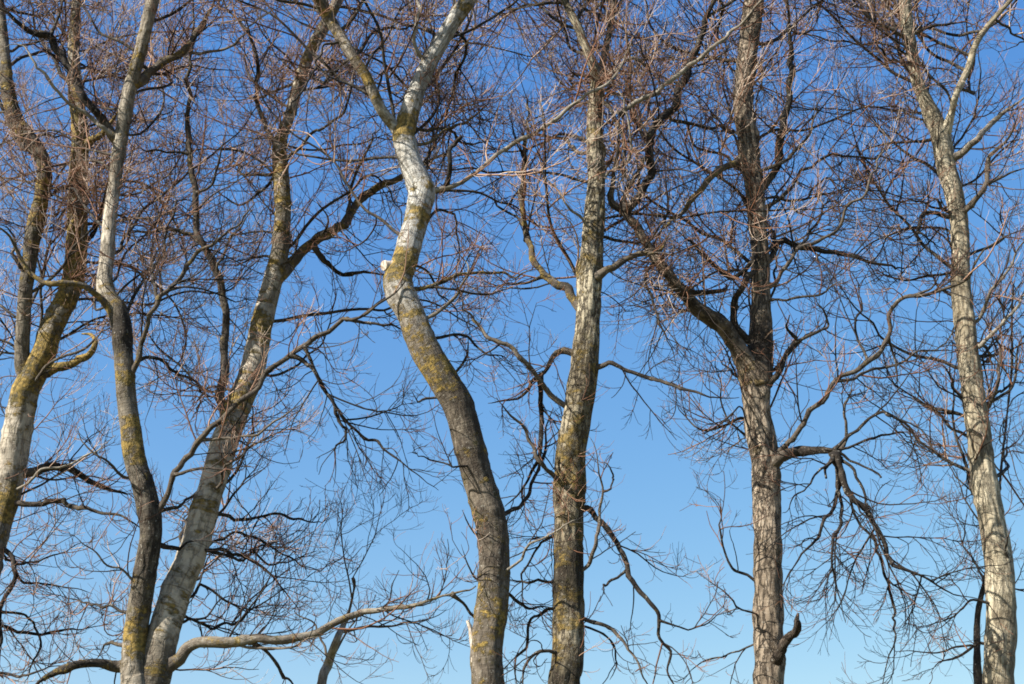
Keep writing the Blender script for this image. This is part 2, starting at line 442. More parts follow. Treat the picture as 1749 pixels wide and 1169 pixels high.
class Tree:
    def __init__(self, name, label, base, seed, category='tree', group=None):
        self.o = bpy.data.objects.new(name, None); col.objects.link(self.o)
        self.o.empty_display_size = 0.3
        self.base = np.array(base, float); self.o.location = base
        self.o['label'] = label; self.o['category'] = category
        if group: self.o['group'] = group
        self.seed = seed; self.g = np.random.default_rng(seed)
        self.shoots = []          # (path, density per metre, twig length, droop, tone)
        self.k = 0
    def _add(self, name, me, parent):
        o = bpy.data.objects.new(name, me); col.objects.link(o); o.parent = parent or self.o
        return o
    def _knots(self, p):
        out = []
        for _ in range(int(p.L * 5)):
            i = int(self.g.random() * len(p.Q)); r = min(p.Q[i, 3], 0.03)
            out.append((p.s[i], self.g.random() * 6.28, r * self.g.uniform(.2, .7), r * self.g.uniform(.6, 1.3), self.g.random() * .6))
        return out
    def stem(self, path, material, sides=40, style='smooth', knots=(), flare=0.0, name='trunk', lump=0.06, label=None):
        self.k += 1
        o = self._add(name, bark_tube(name, path, sides, material, self.base, self.seed + self.k, style, knots, flare, True, lump), None)
        if label: o['label'] = label
        return o
    def branch(self, parent_path, pts, w0, w1, dY=0.0, tone=0.35, lich=0.15, dens=3.0, tl=0.75, droop=0.0, lift=0.5, ttone=0.4,
               parent=None, name=None, label=None, material=None, wp=0.75):
        self.k += 1
        if not isinstance(tone, tuple) and tone < 0.6: tone = tone * (0.35 + 0.9 * tone)
        p = branch_path(parent_path, pts, w0, w1, dY, tone, lich, seed=self.seed * 13 + self.k, wp=wp)
        kp = parent_path.near(*pts[0]); bl = np.exp(-(p.s / (5 * p.Q[0, 3])) ** 2); p.Q[:, 4] = p.Q[:, 4] * (1 - bl) + bl * 0.75 * parent_path.Q[kp, 4]
        p.Q[:, 5] = np.maximum(p.Q[:, 5], (0.0 if parent else 0.55) * bl)
        name = name or ('side_branch' if parent else 'branch')
        if dens:
            ff = np.linspace(0, 1, len(p.Q)); p.Q[:, 3] *= 1 - 0.72 * np.clip((ff - 0.6) / 0.4, 0, 1) ** 1.3
        o = self._add(name, bark_tube(name, p, 9 if w0 < 9 else 14, material or bark_branch, self.base, self.seed + self.k, 'branch', self._knots(p), 0.7 if w0 < 24 else 0.2, True, 0.16), parent)
        if label: o['label'] = label
        if dens: self.shoots.append((p, dens, tl, droop, lift, ttone))
        p.o = o
        return p
    def wild(self, stem, z0, z1, n, length=(1.6, 3.4), r=(0.010, 0.019), tone=0.14, dens=3.4, tl=0.8, spread=(30, 65), lift=0.6, ttone=0.64, back=1.15):
        """branches of the crown that the photograph shows only as a tangle"""
        g = self.g; Q = stem.Q
        ok = np.where((Q[:, 2] > z0) & (Q[:, 2] < z1))[0]
        if len(ok) == 0: return
        az0 = g.random() * 6.28
        for q in range(n):
            i = ok[int((q + g.random()) / n * len(ok)) % len(ok)]
            p = Q[i, :3].copy(); t = norm(Q[min(i + 3, len(Q) - 1), :3] - Q[max(i - 3, 0), :3])
            az = az0 + q * 2.4 + g.normal(0, 0.4)
            a = np.array([math.cos(az), math.sin(az) + back, 0.0]); a = norm(a - t * np.dot(a, t))
            sp = math.radians(g.uniform(*spread)); d = norm(t * math.cos(sp) + a * math.sin(sp))
            ln = g.uniform(*length); N = 14; r0 = min(g.uniform(*r), Q[i, 3] * 0.6)
            ax = norm(g.normal(0, 1, 3)) * g.normal(0, 0.8)
            C = [[*p, r0, tone, 0.25]]
            for k in range(1, N):
                f = k / (N - 1)
                d = norm(d + np.cross(ax, d) / N + g.normal(0, 0.19, 3) + np.array([0, 0, lift * 1.6 * f / N]))
                p = p + d * ln / (N - 1)
                C.append([*p, r0 * (1 - f) ** 0.8 + 0.003, tone, 0.2 * (1 - f)])
            path = Path(catmull(C, 0.07))
            self.k += 1
            self._add('branch', bark_tube('branch', path, 7, bark_branch, self.base, self.seed + self.k, 'branch', (), 0.4, True, 0.10), None)
            self.shoots.append((path, dens, tl, 0.0, lift, ttone))
    def sprouts(self, path, u0v0, u1v1, n, length, ttone=0.58, droop=0.35):
        """a brush of thin red shoots along part of a limb"""
        i0, i1 = sorted((path.near(*u0v0), path.near(*u1v1)))
        sub = Path(path.Q[i0:max(i1, i0 + 4) + 1])
        self.shoots.append((sub, n / max(sub.L, 0.05), length, droop, 0.5, ttone, True))
    def twigs(self, mult=1.0):
        g = self.g
        N0 = 18
        P, R, cnt, ln, dr, li, tt = [], [], [], [], [], [], []
        SP, SR, scnt, sln, sdr, stt = [], [], [], [], [], []
        for sh in self.shoots:
            q = sh[0].at(N0)
            n = sh[1] * sh[0].L * mult * 1.6
            n = int(n) + (g.random() < n - int(n))
            if len(sh) == 7:
                SP.append(q[:, :3]); SR.append(q[:, 3]); scnt.append(n); sln.append(sh[2]); sdr.append(sh[3]); stt.append(sh[5])
            else:
                P.append(q[:, :3]); R.append(q[:, 3]); cnt.append(n); ln.append(sh[2] * min(1.25, 0.55 + 0.28 * sh[0].L)); dr.append(sh[3]); li.append(sh[4]); tt.append(sh[5])
        P = np.array(P); R = np.array(R); cnt = np.array(cnt); ln = np.array(ln); dr = np.array(dr); li = np.array(li); tt = np.array(tt)
        batches = []
        def level(P, R, cnt, t0, length, spread, N, curl, jit, dr, li, rmax, rtip, ub):
            outs = []
            # droop and lift differ by parent: grow group by group
            keys = {}
            for i in range(len(P)): keys.setdefault((round(float(dr[i]), 2), round(float(li[i]), 2)), []).append(i)
            pp, rr, ii = [], [], []
            for (a, b), ids in keys.items():
                ids = np.array(ids)
                x, y, z = grow(P[ids], R[ids], cnt[ids], t0, length[ids], spread, N, curl, jit, a, b, rmax, rtip, ub, g)
                kp = (x[:, 0, 2] < 12.9) | (g.random(len(x)) < 0.35)
                pp.append(x[kp]); rr.append(y[kp]); ii.append(ids[z[kp]] if len(z) else z)
            return np.concatenate(pp), np.concatenate(rr), np.concatenate(ii).astype(int)
        a_p, a_r, a_i = level(P, R, cnt, 0.12, ln, (30, 75), 10, 1.0, 0.12, dr, li, 0.0110, 0.0030, 0.15)
        # the tip of every branch carries on as a twig spray too
        a_t = np.clip(tt[a_i] - 0.08 + g.choice([-0.24, 0.03, 0.26], len(a_i), p=[0.42, 0.36, 0.22]) + g.normal(0, 0.08, len(a_i)), 0, 1)
        batches.append((a_p, a_r, 4, a_t))
        la = np.linalg.norm(np.diff(a_p, axis=1), axis=2).sum(1)
        c2 = g.poisson(np.clip(la * 7.2, 0.8, 11))
        b_p, b_r, b_i = level(a_p, a_r, c2, 0.12, la * 0.62, (25, 65), 8, 1.1, 0.08, dr[a_i] * 0.8, li[a_i], 0.0058, 0.0022, 0.1)
        b_t = np.clip(0.6 * a_t[b_i] + 0.4 * (tt[a_i][b_i] + g.choice([-0.3, 0.08, 0.5], len(b_i), p=[0.4, 0.35, 0.25])) + 0.05 + g.normal(0, 0.08, len(b_i)), 0, 1)
        batches.append((b_p, b_r, 3, b_t))
        lb = np.linalg.norm(np.diff(b_p, axis=1), axis=2).sum(1)
        c3 = g.poisson(np.clip(lb * 11.5, 0.6, 6))
        c_p, c_r, c_i = level(b_p, b_r, c3, 0.1, np.maximum(lb * 0.6, 0.12), (20, 60), 4, 1.0, 0.06, dr[a_i][b_i] * 0.5, li[a_i][b_i], 0.0030, 0.0015, 0.1)
        c_t = np.clip(b_t[c_i] + 0.14 + g.normal(0, 0.14, len(c_i)), 0, 1)
        batches.append((c_p, c_r, 3, c_t))
        if SP:
            SP = np.array(SP); SR = np.array(SR); scnt = np.array(scnt); sln = np.array(sln); sdr = np.array(sdr); stt = np.array(stt)
            s_p, s_r, s_i = level(SP, SR, scnt, 0.0, sln, (35, 100), 12, 1.8, 0.10, sdr, sdr * 0 + 0.4, 0.0045, 0.0014, 0.0)
            s_t = np.clip(stt[s_i] + g.normal(0, 0.13, len(s_i)), 0, 1)
            batches.append((s_p, s_r, 4, s_t))
            ls = np.linalg.norm(np.diff(s_p, axis=1), axis=2).sum(1)
            d_p, d_r, d_i = level(s_p, s_r, g.poisson(np.clip(ls * 3.0, 0, 5)), 0.2, ls * 0.4, (20, 60), 7, 1.3, 0.12, sdr[s_i], sdr[s_i] * 0 + 0.4, 0.0025, 0.0011, 0.0)
            batches.append((d_p, d_r, 3, np.clip(s_t[d_i] + 0.1, 0, 1)))
        o = self._add('twigs', tubes(batches, self.base, 'twigs', twig_mat), None)
        o['kind'] = 'stuff'
        return sum(len(b[0]) for b in batches)

def knotset(path, z0, z1, n, g, h=(0.008, 0.022), w=(0.02, 0.045), sc=(0.3, 1.0)):
    ok = np.where((path.Q[:, 2] > z0) & (path.Q[:, 2] < z1))[0]
    return [(path.s[ok[int(g.random() * len(ok))]], g.random() * 6.283, g.uniform(*h), g.uniform(*w), g.uniform(*sc)) for _ in range(n)]

def foot(u, v, Y, w, gx, gy, tone, lich, flare=1.7):
    """control rows from the ground up to just under the first seen row"""
    p = P3(u, v, Y); r = 0.5 * w * mpp(p)
    g0 = np.array([gx, gy, -0.12])
    rows = []
    for f, k in ((0.0, flare), (0.06, 1.35), (0.16, 1.2), (0.4, 1.12), (0.75, 1.05)):
        q = g0 + (p - g0) * f
        rows.append([*q, r * k, tone, lich])
    return rows

count = 0
# ================================================================== tree at the far left edge
Y = 13.6
rows = [(-52, 1110, 52, .45, .2), (-20, 957, 47, .4, .3), (-2, 889, 47, .5, .6), (8, 855, 48, .6, .75), (15, 820, 49, .8, .2), (23, 775, 49, .85, .15), (33, 722, 47, .8, .35), (43, 672, 47, .6, .6),
        (58, 640, 44, .4, .6), (76, 602, 40, .65, .8), (86, 568, 39, .75, .55), (101, 534, 40, .7, .7), (118, 500, 38, .6, .7), (129, 448, 37, .65, .9), (132, 397, 36, .7, .8), (132, 342, 33, .75, .45),
        (134, 291, 30, .6, .7), (138, 240, 28, .5, .8), (131, 171, 26, .6, .6), (126, 103, 21, .55, .4), (128, 34, 17, .5, .4), (133, -20, 15, .45, .3)]
p0 = P3(-52, 1110, Y)
t = Tree('bare_tree', 'forked grey lichen-covered tree leaning in at the far left edge of the picture', (p0[0] - 0.9, Y, 0), 101)
g = t.g
sA = stem_path(rows, Y, 0.3, foot(-60, 1169, Y, 54, p0[0] - 0.9, Y, .4, .2), above=4.0, seed=1)
tr = t.stem(sA, bark_grey, 44, 'smooth', knotset(sA, 3.5, 11, 40, g, sc=(.4, 1.1)))
rows = [(52, 655, 34, 0.28, .4), (40, 625, 27, 0.32, .2), (38, 602, 25, 0.35, .15), (40, 551, 24, 0.35, .1), (43, 500, 23, 0.35, .2), (50, 448, 24, 0.28, .3), (58, 390, 27, 0.28, .5), (70, 342, 26, 0.28, .6), (76, 291, 24, 0.24, .5), (68, 262, 24, 0.21, .3),
        (50, 236, 25, 0.21, .3), (28, 205, 25, 0.24, .4), (13, 154, 24, 0.28, .5), (9, 103, 18, 0.24, .3), (4, 40, 15, 0.21, .3), (-4, -30, 13, 0.21, .2)]
k = sA.near(52, 655)
sB = stem_path(rows, sA.Q[k, 1], -0.5, above=3.0, seed=2)
t.stem(sB, bark_grey, 32, 'smooth', knotset(sB, 5, 11, 12, g), name='stem', label='thinner left stem with dark patches')
t.branch(sA, [(30, 812), (60, 804), (95, 800), (130, 806), (165, 828), (215, 840)], 15, 9, 0.5, .08, .1, 3, .7, ttone=.3, label='dark arching lower branch')
t.branch(sA, [(20, 858), (60, 857), (100, 860), (150, 872), (200, 890), (238, 912)], 11, 5, -0.3, .25, .15, 3.5, .7, .2, ttone=.35)
t.branch(sA, [(60, 645), (90, 632), (125, 624), (150, 612), (161, 592), (156, 576), (140, 574)], 17, 10, -0.25, .3, .75, 1.5, .5, label='hooked lichen-yellow limb')
t.branch(sA, [(38, 700), (60, 664), (100, 622), (140, 588), (185, 540)], 6, 4, -0.5, .5, .1, 3, .6)
t.branch(sA, [(138, 262), (162, 244), (178, 225), (200, 190)], 14, 7, -0.3, .4, .8, 3, .6)
t.branch(sA, [(15, 842), (60, 820), (110, 790), (150, 770), (195, 742)], 5, 3, -0.6, .85, .0, 2, .5, ttone=.7, label='pale dead twig branch')
b = t.branch(sA, [(-5, 920), (16, 945), (20, 985), (6, 1040), (0, 1130), (-8, 1200)], 9, 5, -0.2, .1, .1, 4.5, .7, .5, .5, .3)
t.branch(b, [(18, 975), (35, 990), (70, 988), (110, 997), (150, 1015)], 5, 2.5, 0.4, .1, .1, 5, .6, .5, .5, .3, parent=b.o)
t.branch(b, [(4, 1045), (40, 1060), (62, 1090), (58, 1130), (48, 1180)], 5, 3, 0.5, .15, .1, 5, .6, .4, .5, .35, parent=b.o)
t.branch(sB, [(70, 272), (45, 250), (22, 215), (5, 190), (-15, 140)], 9, 5, .4, .15, .2, 4, .7)
t.branch(sB, [(40, 470), (22, 440), (18, 400), (0, 386)], 7, 4, -.3, .15, .2, 4, .6)
t.branch(sA, [(128, 430), (150, 400), (175, 350), (185, 300), (178, 240)], 8, 4, .6, .12, .3, 4, .7)
t.branch(sA, [(130, 150), (100, 120), (60, 60), (50, 0)], 8, 5, .3, .15, .2, 4, .7)
t.branch(sA, [(-40, 1060), (10, 1075), (60, 1085), (120, 1080), (180, 1060)], 7, 3, .6, .12, .1, 6, .8, .1, .7, .5)
t.branch(sA, [(-45, 1120), (0, 1150), (50, 1150), (110, 1120)], 7, 3, -.4, .2, .1, 6, .8, .0, .8, .6)
t.branch(sA, [(-15, 930), (30, 960), (90, 950), (150, 930)], 5, 2, .9, .2, .1, 6, .8, .1, .7, .55)
t.wild(sA, 7.0, 12.6, 21); t.wild(sB, 6.8, 12.6, 18); t.wild(sA, 4.0, 6.8, 7, length=(1.0, 2.0))
count += t.twigs()

# ================================================================== tree with two stems in a V
Y = 12.8
low = P3(240, 1230, Y)
base = (low[0] + 0.05, Y, 0)
t = Tree('bare_tree', 'grey tree dividing low into two long stems that open in a V', base, 202)
g = t.g
rows = [(232, 1190, 52, 0.50, 0.20), (229, 1150, 45, 0.55, 0.10), (230, 1094, 41, 0.50, 0.75), (237, 1043, 40, 0.45, 0.35), (249, 974, 40, 0.18, 0.10), (258, 906, 38, 0.12, 0.00), (247, 837, 39, 0.12, 0.00), (235, 800, 37, 0.32, 0.30), (228, 769, 36, 0.40, 0.55), (224, 735, 35, 0.45, 0.60), (217, 690, 33, 0.50, 0.25),  # lowest tones on this stem paint its shaded stretches into the bark
        (213, 645, 33, 0.40, 0.70), (210, 600, 32, 0.08, 0.05), (208, 560, 33, 0.07, 0.10), (200, 530, 35, 0.35, 0.50), (184, 508, 31, 0.70, 0.45), (179, 483, 28, 0.85, 0.15), (183, 431, 24, 0.80, 0.05), (187, 380, 23, 0.85, 0.05), (192, 340, 22, 0.85, 0.05),
        (197, 308, 22, 0.60, 0.10), (203, 257, 23, 0.60, 0.10), (212, 205, 24, 0.70, 0.10), (221, 154, 23, 0.75, 0.10), (229, 125, 22, 0.50, 0.50), (238, 95, 20, 0.60, 0.30), (249, 51, 21, 0.65, 0.10), (261, 0, 22, 0.65, 0.10), (272, -40, 20, 0.60, 0.10)]
sL = stem_path(rows, Y, -0.4, foot(250, 1260, Y, 84, base[0], Y, .4, .3), above=4.2, seed=3)
tr = t.stem(sL, bark_grey, 44, 'smooth', knotset(sL, 3.5, 11, 44, g, sc=(.4, 1.1)))
rows = [(258, 1185, 58, 0.30, .2), (270, 1120, 55, 0.40, .2), (281, 1077, 54, 0.70, .25), (303, 1008, 52, 0.82, .3), (330, 940, 48, 0.95, .1), (349, 872, 47, 0.90, .5), (362, 830, 46, 0.90, .2), (380, 769, 45, 0.95, .3), (397, 720, 45, 0.70, .6), (416, 670, 43, 0.75, .65),
        (434, 623, 42, 0.95, .1), (446, 556, 37, 0.70, .75), (464, 489, 33, 0.72, .15), (472, 455, 31, 0.60, .5), (479, 422, 30, 0.55, .15), (483, 356, 28, 0.60, .6), (480, 300, 28, 0.70, .7), (477, 255, 25, 0.70, .6), (484, 225, 20, 0.60, .3),
        (494, 200, 18, 0.80, .3), (508, 150, 19, 0.75, .4), (528, 92, 20, 0.65, .6), (554, 45, 20, 0.70, .4), (580, -5, 18, 0.60, .3), (600, -50, 17, 0.60, .2)]
sR = stem_path(rows, Y + 0.05, 0.7, above=3.5, seed=4)
t.stem(sR, bark_grey, 44, 'smooth', knotset(sR, 3.5, 11, 48, g, sc=(.4, 1.1)), name='stem', label='pale right stem with yellow lichen rings')
# the long low branch to the right
lo = t.branch(sR, [(268, 1150), (300, 1128), (330, 1108), (380, 1101), (440, 1096), (520, 1080), (600, 1056), (660, 1039), (720, 1030), (770, 1014), (812, 998)], 23, 7, -0.5, .66, .3, 3.2, .8, .1, .6, .35, label='long low sunlit branch reaching right')
t.branch(lo, [(425, 1098), (460, 1122), (490, 1150), (520, 1185)], 7, 5, .3, .3, .1, 3, .6, .4, parent=lo.o)
t.branch(lo, [(395, 1100), (440, 1112), (490, 1108), (540, 1092), (575, 1086)], 5, 3, -.2, .6, .1, 2, .5, parent=lo.o)
t.branch(lo, [(770, 1014), (790, 1030), (800, 1050), (812, 1062)], 6, 4, .1, .15, .1, 2, .4, parent=lo.o)
t.branch(sL, [(228, 1128), (200, 1143), (160, 1138), (120, 1142), (88, 1152), (50, 1185)], 20, 11, -.2, .12, .3, 3, .7, .2, .6, .3, label='dark low branch arching down to the left')
t.branch(sL, [(215, 1110), (195, 1108), (175, 1115), (163, 1130)], 8, 3, .3, .3, .3, 4, .6)
# branches of the left stem
b = t.branch(sL, [(255, 890), (278, 855), (300, 812), (345, 757), (400, 702), (440, 662), (500, 610), (560, 566), (600, 537), (650, 506), (690, 478)], 10, 8, -0.7, .42, .12, 3.0, .8, .1, .5, .45, label='long straight branch crossing in front of the right stem')
t.branch(b, [(498, 612), (525, 626), (556, 665), (590, 716), (625, 747), (690, 790), (752, 832)], 8, 3, .3, .05, .05, 4.2, .8, .45, .5, .22, parent=b.o, label='dark drooping side branch')
t.branch(b, [(590, 714), (586, 745), (576, 780), (572, 840)], 6, 2.5, .2, .05, .05, 4, .7, .5, .5, .22, parent=b.o)
t.branch(b, [(590, 545), (620, 553), (655, 562), (700, 574)], 6, 4, .5, .35, .2, 3, .6, .2, parent=b.o)
t.branch(b, [(345, 757), (385, 752), (430, 742), (480, 712), (530, 682)], 6, 3, -.5, .55, .1, 3.5, .7, parent=b.o)
t.branch(b, [(300, 812), (330, 800), (380, 812), (430, 800)], 6, 3, -.3, .2, .1, 4.5, .7, parent=b.o)
b = t.branch(sL, [(200, 528), (172, 514), (140, 498), (105, 490), (62, 476), (38, 448), (24, 410), (4, 388), (-20, 380)], 13, 6, -.5, .5, .5, 2.6, .7, label='twisted branch with bare wood reaching left')
b = t.branch(sL, [(198, 238), (185, 226), (150, 175), (125, 135), (100, 90), (85, 66), (45, 45), (5, 14), (-30, -15)], 15, 10, -.6, .06, .05, 2.8, .8, .1, .6, .3, label='dark straight branch rising to the upper left corner')
t.branch(b, [(85, 66), (95, 40), (108, 10), (118, -20)], 6, 3, .2, .1, .1, 3, .6, parent=b.o)
t.branch(sL, [(198, 240), (170, 225), (135, 195), (100, 165), (60, 110), (40, 85), (10, 82)], 8, 4, -.8, .85, .05, 2.5, .6, ttone=.6, label='pale bare dead branch')
b = t.branch(sL, [(226, 148), (248, 128), (280, 107), (315, 86), (335, 55), (350, 28), (366, -10)], 17, 9, .4, .5, .35, 3.0, .8)
t.branch(b, [(318, 92), (350, 92), (400, 70), (440, 40), (470, 20)], 6, 3, .1, .6, .1, 3, .7, parent=b.o)
b = t.branch(sL, [(222, 650), (234, 610), (246, 560), (266, 518), (292, 492), (346, 440), (400, 386), (440, 345)], 10, 5, -.5, .4, .3, 3.8, .8, .1)
t.branch(b, [(290, 494), (330, 500), (400, 520), (440, 512)], 4, 2, .3, .1, .1, 4, .7, .2, parent=b.o)
t.branch(b, [(268, 516), (262, 470), (272, 420), (290, 360), (285, 320)], 6, 3, .5, .12, .1, 4, .7, parent=b.o)
t.branch(sL, [(215, 630), (250, 618), (285, 640), (330, 655), (368, 678)], 7, 4, .5, .12, .1, 4, .7, .3, .5, .25)
t.branch(sL, [(240, 815), (215, 815), (185, 792), (155, 768), (130, 735)], 6, 3, -.3, .4, .1, 3.5, .6)
t.branch(sL, [(252, 925), (285, 930), (320, 938), (400, 955), (470, 960), (540, 948)], 9, 3, .8, .12, .1, 4.5, .8, .3, .6, .25)
t.branch(sL, [(258, 880), (290, 860), (330, 840), (370, 800)], 7, 3, .5, .15, .1, 4.5, .7)
# branches of the right stem
b = t.branch(sR, [(468, 478), (496, 455), (530, 424), (562, 400), (590, 378), (605, 350), (622, 330), (655, 312), (700, 288), (760, 262)], 20, 11, .8, .45, .45, 2.8, .8, .1, .6, .35, label='thick dark limb leaving the right stem, its far half sunlit')
t.branch(b, [(535, 425), (552, 452), (582, 462), (620, 464), (660, 466)], 9, 6, .3, .12, .2, 3, .7, .2, parent=b.o)
t.branch(b, [(595, 372), (600, 330), (618, 285), (640, 240), (650, 200)], 7, 3, -.1, .4, .1, 3, .7, parent=b.o)
t.branch(b, [(520, 432), (540, 400), (550, 370), (546, 330)], 5, 3, -.3, .1, .1, 4, .7, parent=b.o)
v = t.branch(sR, [(390, 715), (380, 690), (382, 640), (385, 540), (376, 472), (350, 428), (336, 400), (334, 340), (326, 262), (318, 200), (320, 104), (330, 40), (326, -20)], 16, 7, -.4, .35, .15, 3.0, .8, .0, .6, .4, label='slender upright branch bowed to the left')
t.branch(v, [(345, 420), (322, 398), (280, 392), (240, 395), (205, 402)], 8, 4, .3, .2, .3, 4, .7, parent=v.o)
t.branch(v, [(376, 472), (372, 450), (400, 400), (430, 360)], 5, 3, -.3, .4, .1, 3, .7, parent=v.o)
t.branch(v, [(336, 330), (352, 312), (380, 262), (386, 240)], 5, 3, -.3, .2, .1, 3, .7, parent=v.o)
t.branch(v, [(326, 262), (300, 258), (260, 265), (225, 262)], 5, 3, -.2, .15, .1, 4, .7, parent=v.o)
t.branch(sR, [(478, 262), (460, 222), (440, 170), (430, 110), (424, 60), (396, 10), (385, -20)], 9, 5, -.4, .2, .1, 3, .8)
t.branch(sR, [(484, 300), (500, 272), (535, 235), (580, 196), (604, 150), (598, 100)], 6, 4, -.5, .3, .1, 2.5, .7)
t.branch(sR, [(470, 460), (500, 440), (512, 410), (500, 380)], 4, 2, -.4, .2, .1, 4, .6)
t.branch(sR, [(358, 850), (390, 800), (430, 760), (470, 735)], 6, 3, -.6, .4, .1, 3, .7)
t.branch(sR, [(352, 880), (400, 882), (450, 878), (520, 900), (570, 880)], 7, 3, .6, .08, .1, 4.5, .8, .25, .6, .25)
t.branch(sR, [(330, 950), (380, 945), (430, 965), (480, 1010), (505, 1050)], 7, 3, .9, .08, .1, 4.5, .8, .3, .6, .25)
t.branch(sR, [(300, 1020), (350, 1010), (400, 1040), (450, 1050)], 6, 3, .9, .1, .1, 5, .7, .2, .6, .3)
t.branch(sR, [(478, 290), (440, 330), (400, 345), (360, 330)], 5, 3, .5, .1, .1, 4, .7)
t.branch(sL, [(240, 1010), (205, 985), (160, 950), (110, 915)], 5, 2, -.5, .6, .05, 6, .8, .0, .8, .65)
t.branch(sL, [(235, 1060), (190, 1040), (120, 1020), (60, 1010)], 6, 2, .6, .12, .05, 6, .8, .1, .8, .5)
t.branch(sR, [(285, 1060), (340, 1075), (400, 1060), (470, 1010), (530, 1000)], 6, 2, .9, .1, .05, 6, .8, .1, .8, .45)
t.branch(sR, [(320, 960), (380, 920), (450, 930), (530, 970), (590, 960)], 6, 2, 1.1, .1, .05, 6, .8, .1, .8, .5)
t.sprouts(sL, (203, 257), (187, 400), 26, .45, .55, .2)
t.wild(sL, 6.8, 12.6, 21); t.wild(sR, 6.6, 12.6, 24); t.wild(sR, 4.2, 6.2, 8, length=(1.2, 2.2))
count += t.twigs()

# ================================================================== white bent tree in the middle
Y = 12.2
low = P3(834, 1169, Y)
t = Tree('bare_tree', 'white-barked tree in the middle with a zigzag trunk forking in a Y at the top', (low[0] + 0.05, Y, 0), 303)
g = t.g
rows = [(833, 1185, 56, 0.36, 0.23), (831, 1111, 56, 0.38, 0.40), (840, 1038, 56, 0.38, 0.52), (845, 965, 53, 0.24, 0.11), (838, 892, 53, 0.26, 0.34), (812, 800, 53, 0.23, 0.11), (784, 697, 52, 0.22, 0.11), (764, 660, 52, 0.23, 0.34), (752, 640, 53, 0.27, 0.86), (727, 600, 53, 0.45, 0.23),
        (712, 565, 50, 0.50, 0.52), (702, 538, 48, 0.72, 0.34), (684, 500, 52, 0.78, 0.40), (680, 475, 50, 0.70, 0.92), (689, 452, 44, 0.70, 1.00), (698, 418, 42, 0.95, 0.00), (711, 376, 43, 0.85, 0.80), (717, 350, 44, 0.95, 0.34), (721, 328, 47, 0.95, 0.40), (711, 302, 42, 0.95, 0.06),
        (703, 282, 40, 0.92, 0.00), (694, 252, 39, 0.95, 0.11), (690, 232, 38, 0.70, 1.00), (695, 212, 34, 0.75, 0.80), (703, 182, 33, 0.85, 0.23), (712, 155, 29, 0.92, 0.06), (724, 128, 28, 0.95, 0.06), (734, 105, 27, 0.80, 0.57), (744, 88, 28, 0.95, 0.06), (771, 42, 27, 0.85, 0.40), (798, 3, 27, 0.80, 0.57), (822, -40, 24, 0.80, 0.23)]
s3 = stem_path(rows, Y, -0.2, foot(838, 1230, Y, 60, low[0] + 0.05, Y, .4, .3), above=4.5, seed=5)
kn = knotset(s3, 3.2, 7.2, 70, g, (0.008, 0.022), (0.018, 0.042), (0.7, 1.2)) + knotset(s3, 7, 11, 8, g)
tr = t.stem(s3, bark_white, 52, 'smooth', kn)
rows = [(690, 238, 26, .8, .8), (672, 214, 20, .8, .4), (650, 185, 19, .75, .2), (626, 132, 18, .6, .55), (608, 105, 18, .5, .3), (592, 80, 19, .5, .35), (567, 40, 20, .5, .5), (545, 2, 21, .45, .4), (525, -40, 19, .4, .3)]
k = s3.near(690, 238)
s3l = stem_path(rows, s3.Q[k, 1], -0.5, above=4.0, seed=6)
t.stem(s3l, bark_white, 30, 'smooth', knotset(s3l, 8, 12, 8, g), name='stem', label='thinner left arm of the fork')
# broken and cut stubs
def stub(t, parent_path, pts, w0, w1, dY, material, name, label, lump=.12, tone=.7, lich=.2):
    t.k += 1
    p = branch_path(parent_path, pts, w0, w1, dY, tone, lich, step=0.012, seed=t.k)
    n_ = max(3, len(p.Q) // 3); p.Q[-n_:, 3] *= np.sqrt(np.clip(1 - (np.arange(n_) / (n_ - 0.6)) ** 2, 0, 1)) * 0.85 + 0.15
    o = t._add(name, bark_tube(name, p, 18, material, t.base, t.seed + t.k, 'branch', (), 0.3, True, lump), None)
    o['label'] = label
    return p
def cut_stub(t, path, a, b, w, wb, dY, name, label):
    """a sawn-off branch: flared bark sleeve and a flat pale cut face"""
    t.k += 1
    k = path.near(*a); p0 = path.Q[k, :3]; p1 = P3(b[0], b[1], p0[1] + dY); m = mpp(p1)
    ax = norm(p1 - p0); L = np.linalg.norm(p1 - p0)
    e1 = norm(np.cross(ax, [0, 0, 1.0])); e2 = np.cross(ax, e1); n = 22
    th = np.linspace(0, 2 * math.pi, n, endpoint=False); V = []
    prof = [(0.0, wb * 0.62), (0.35, wb * 0.55), (0.62, w * 0.56), (0.82, w * 0.52), (0.95, w * 0.54), (1.0, w * 0.50), (0.99, w * 0.42), (1.02, w * 0.22)]
    for q, (f, r) in enumerate(prof):
        wob = 1 + 0.22 * (vnoise(np.stack([np.cos(th) * 1.6 + 5, np.sin(th) * 1.6 + 3, th * 0 + f * 2], 1), 77) - 0.5)
        tilt = 0.12 * np.cos(th + 0.7) * f
        V.append(p0 + ax * L * (f + tilt[:, None] * (w * m / L)) + (r * m * wob)[:, None] * (np.cos(th)[:, None] * e1 + np.sin(th)[:, None] * e2))
    V = np.vstack(V + [(p0 + ax * L * 1.02)[None]]) - t.base
    R = len(prof); i = np.arange(R - 1)[:, None] * n; j = np.arange(n)[None, :]; j2 = (j + 1) % n
    fq = np.stack([i + j, i + j2, i + n + j2, i + n + j], -1).reshape(-1, 4)
    jj = np.arange(n); ft = np.stack([(R - 1) * n + jj, (R - 1) * n + (jj + 1) % n, np.full(n, R * n)], 1)
    o = t._add(name, mesh_from(name, V, fq, ft, {}, wood_mat), None); o['label'] = label

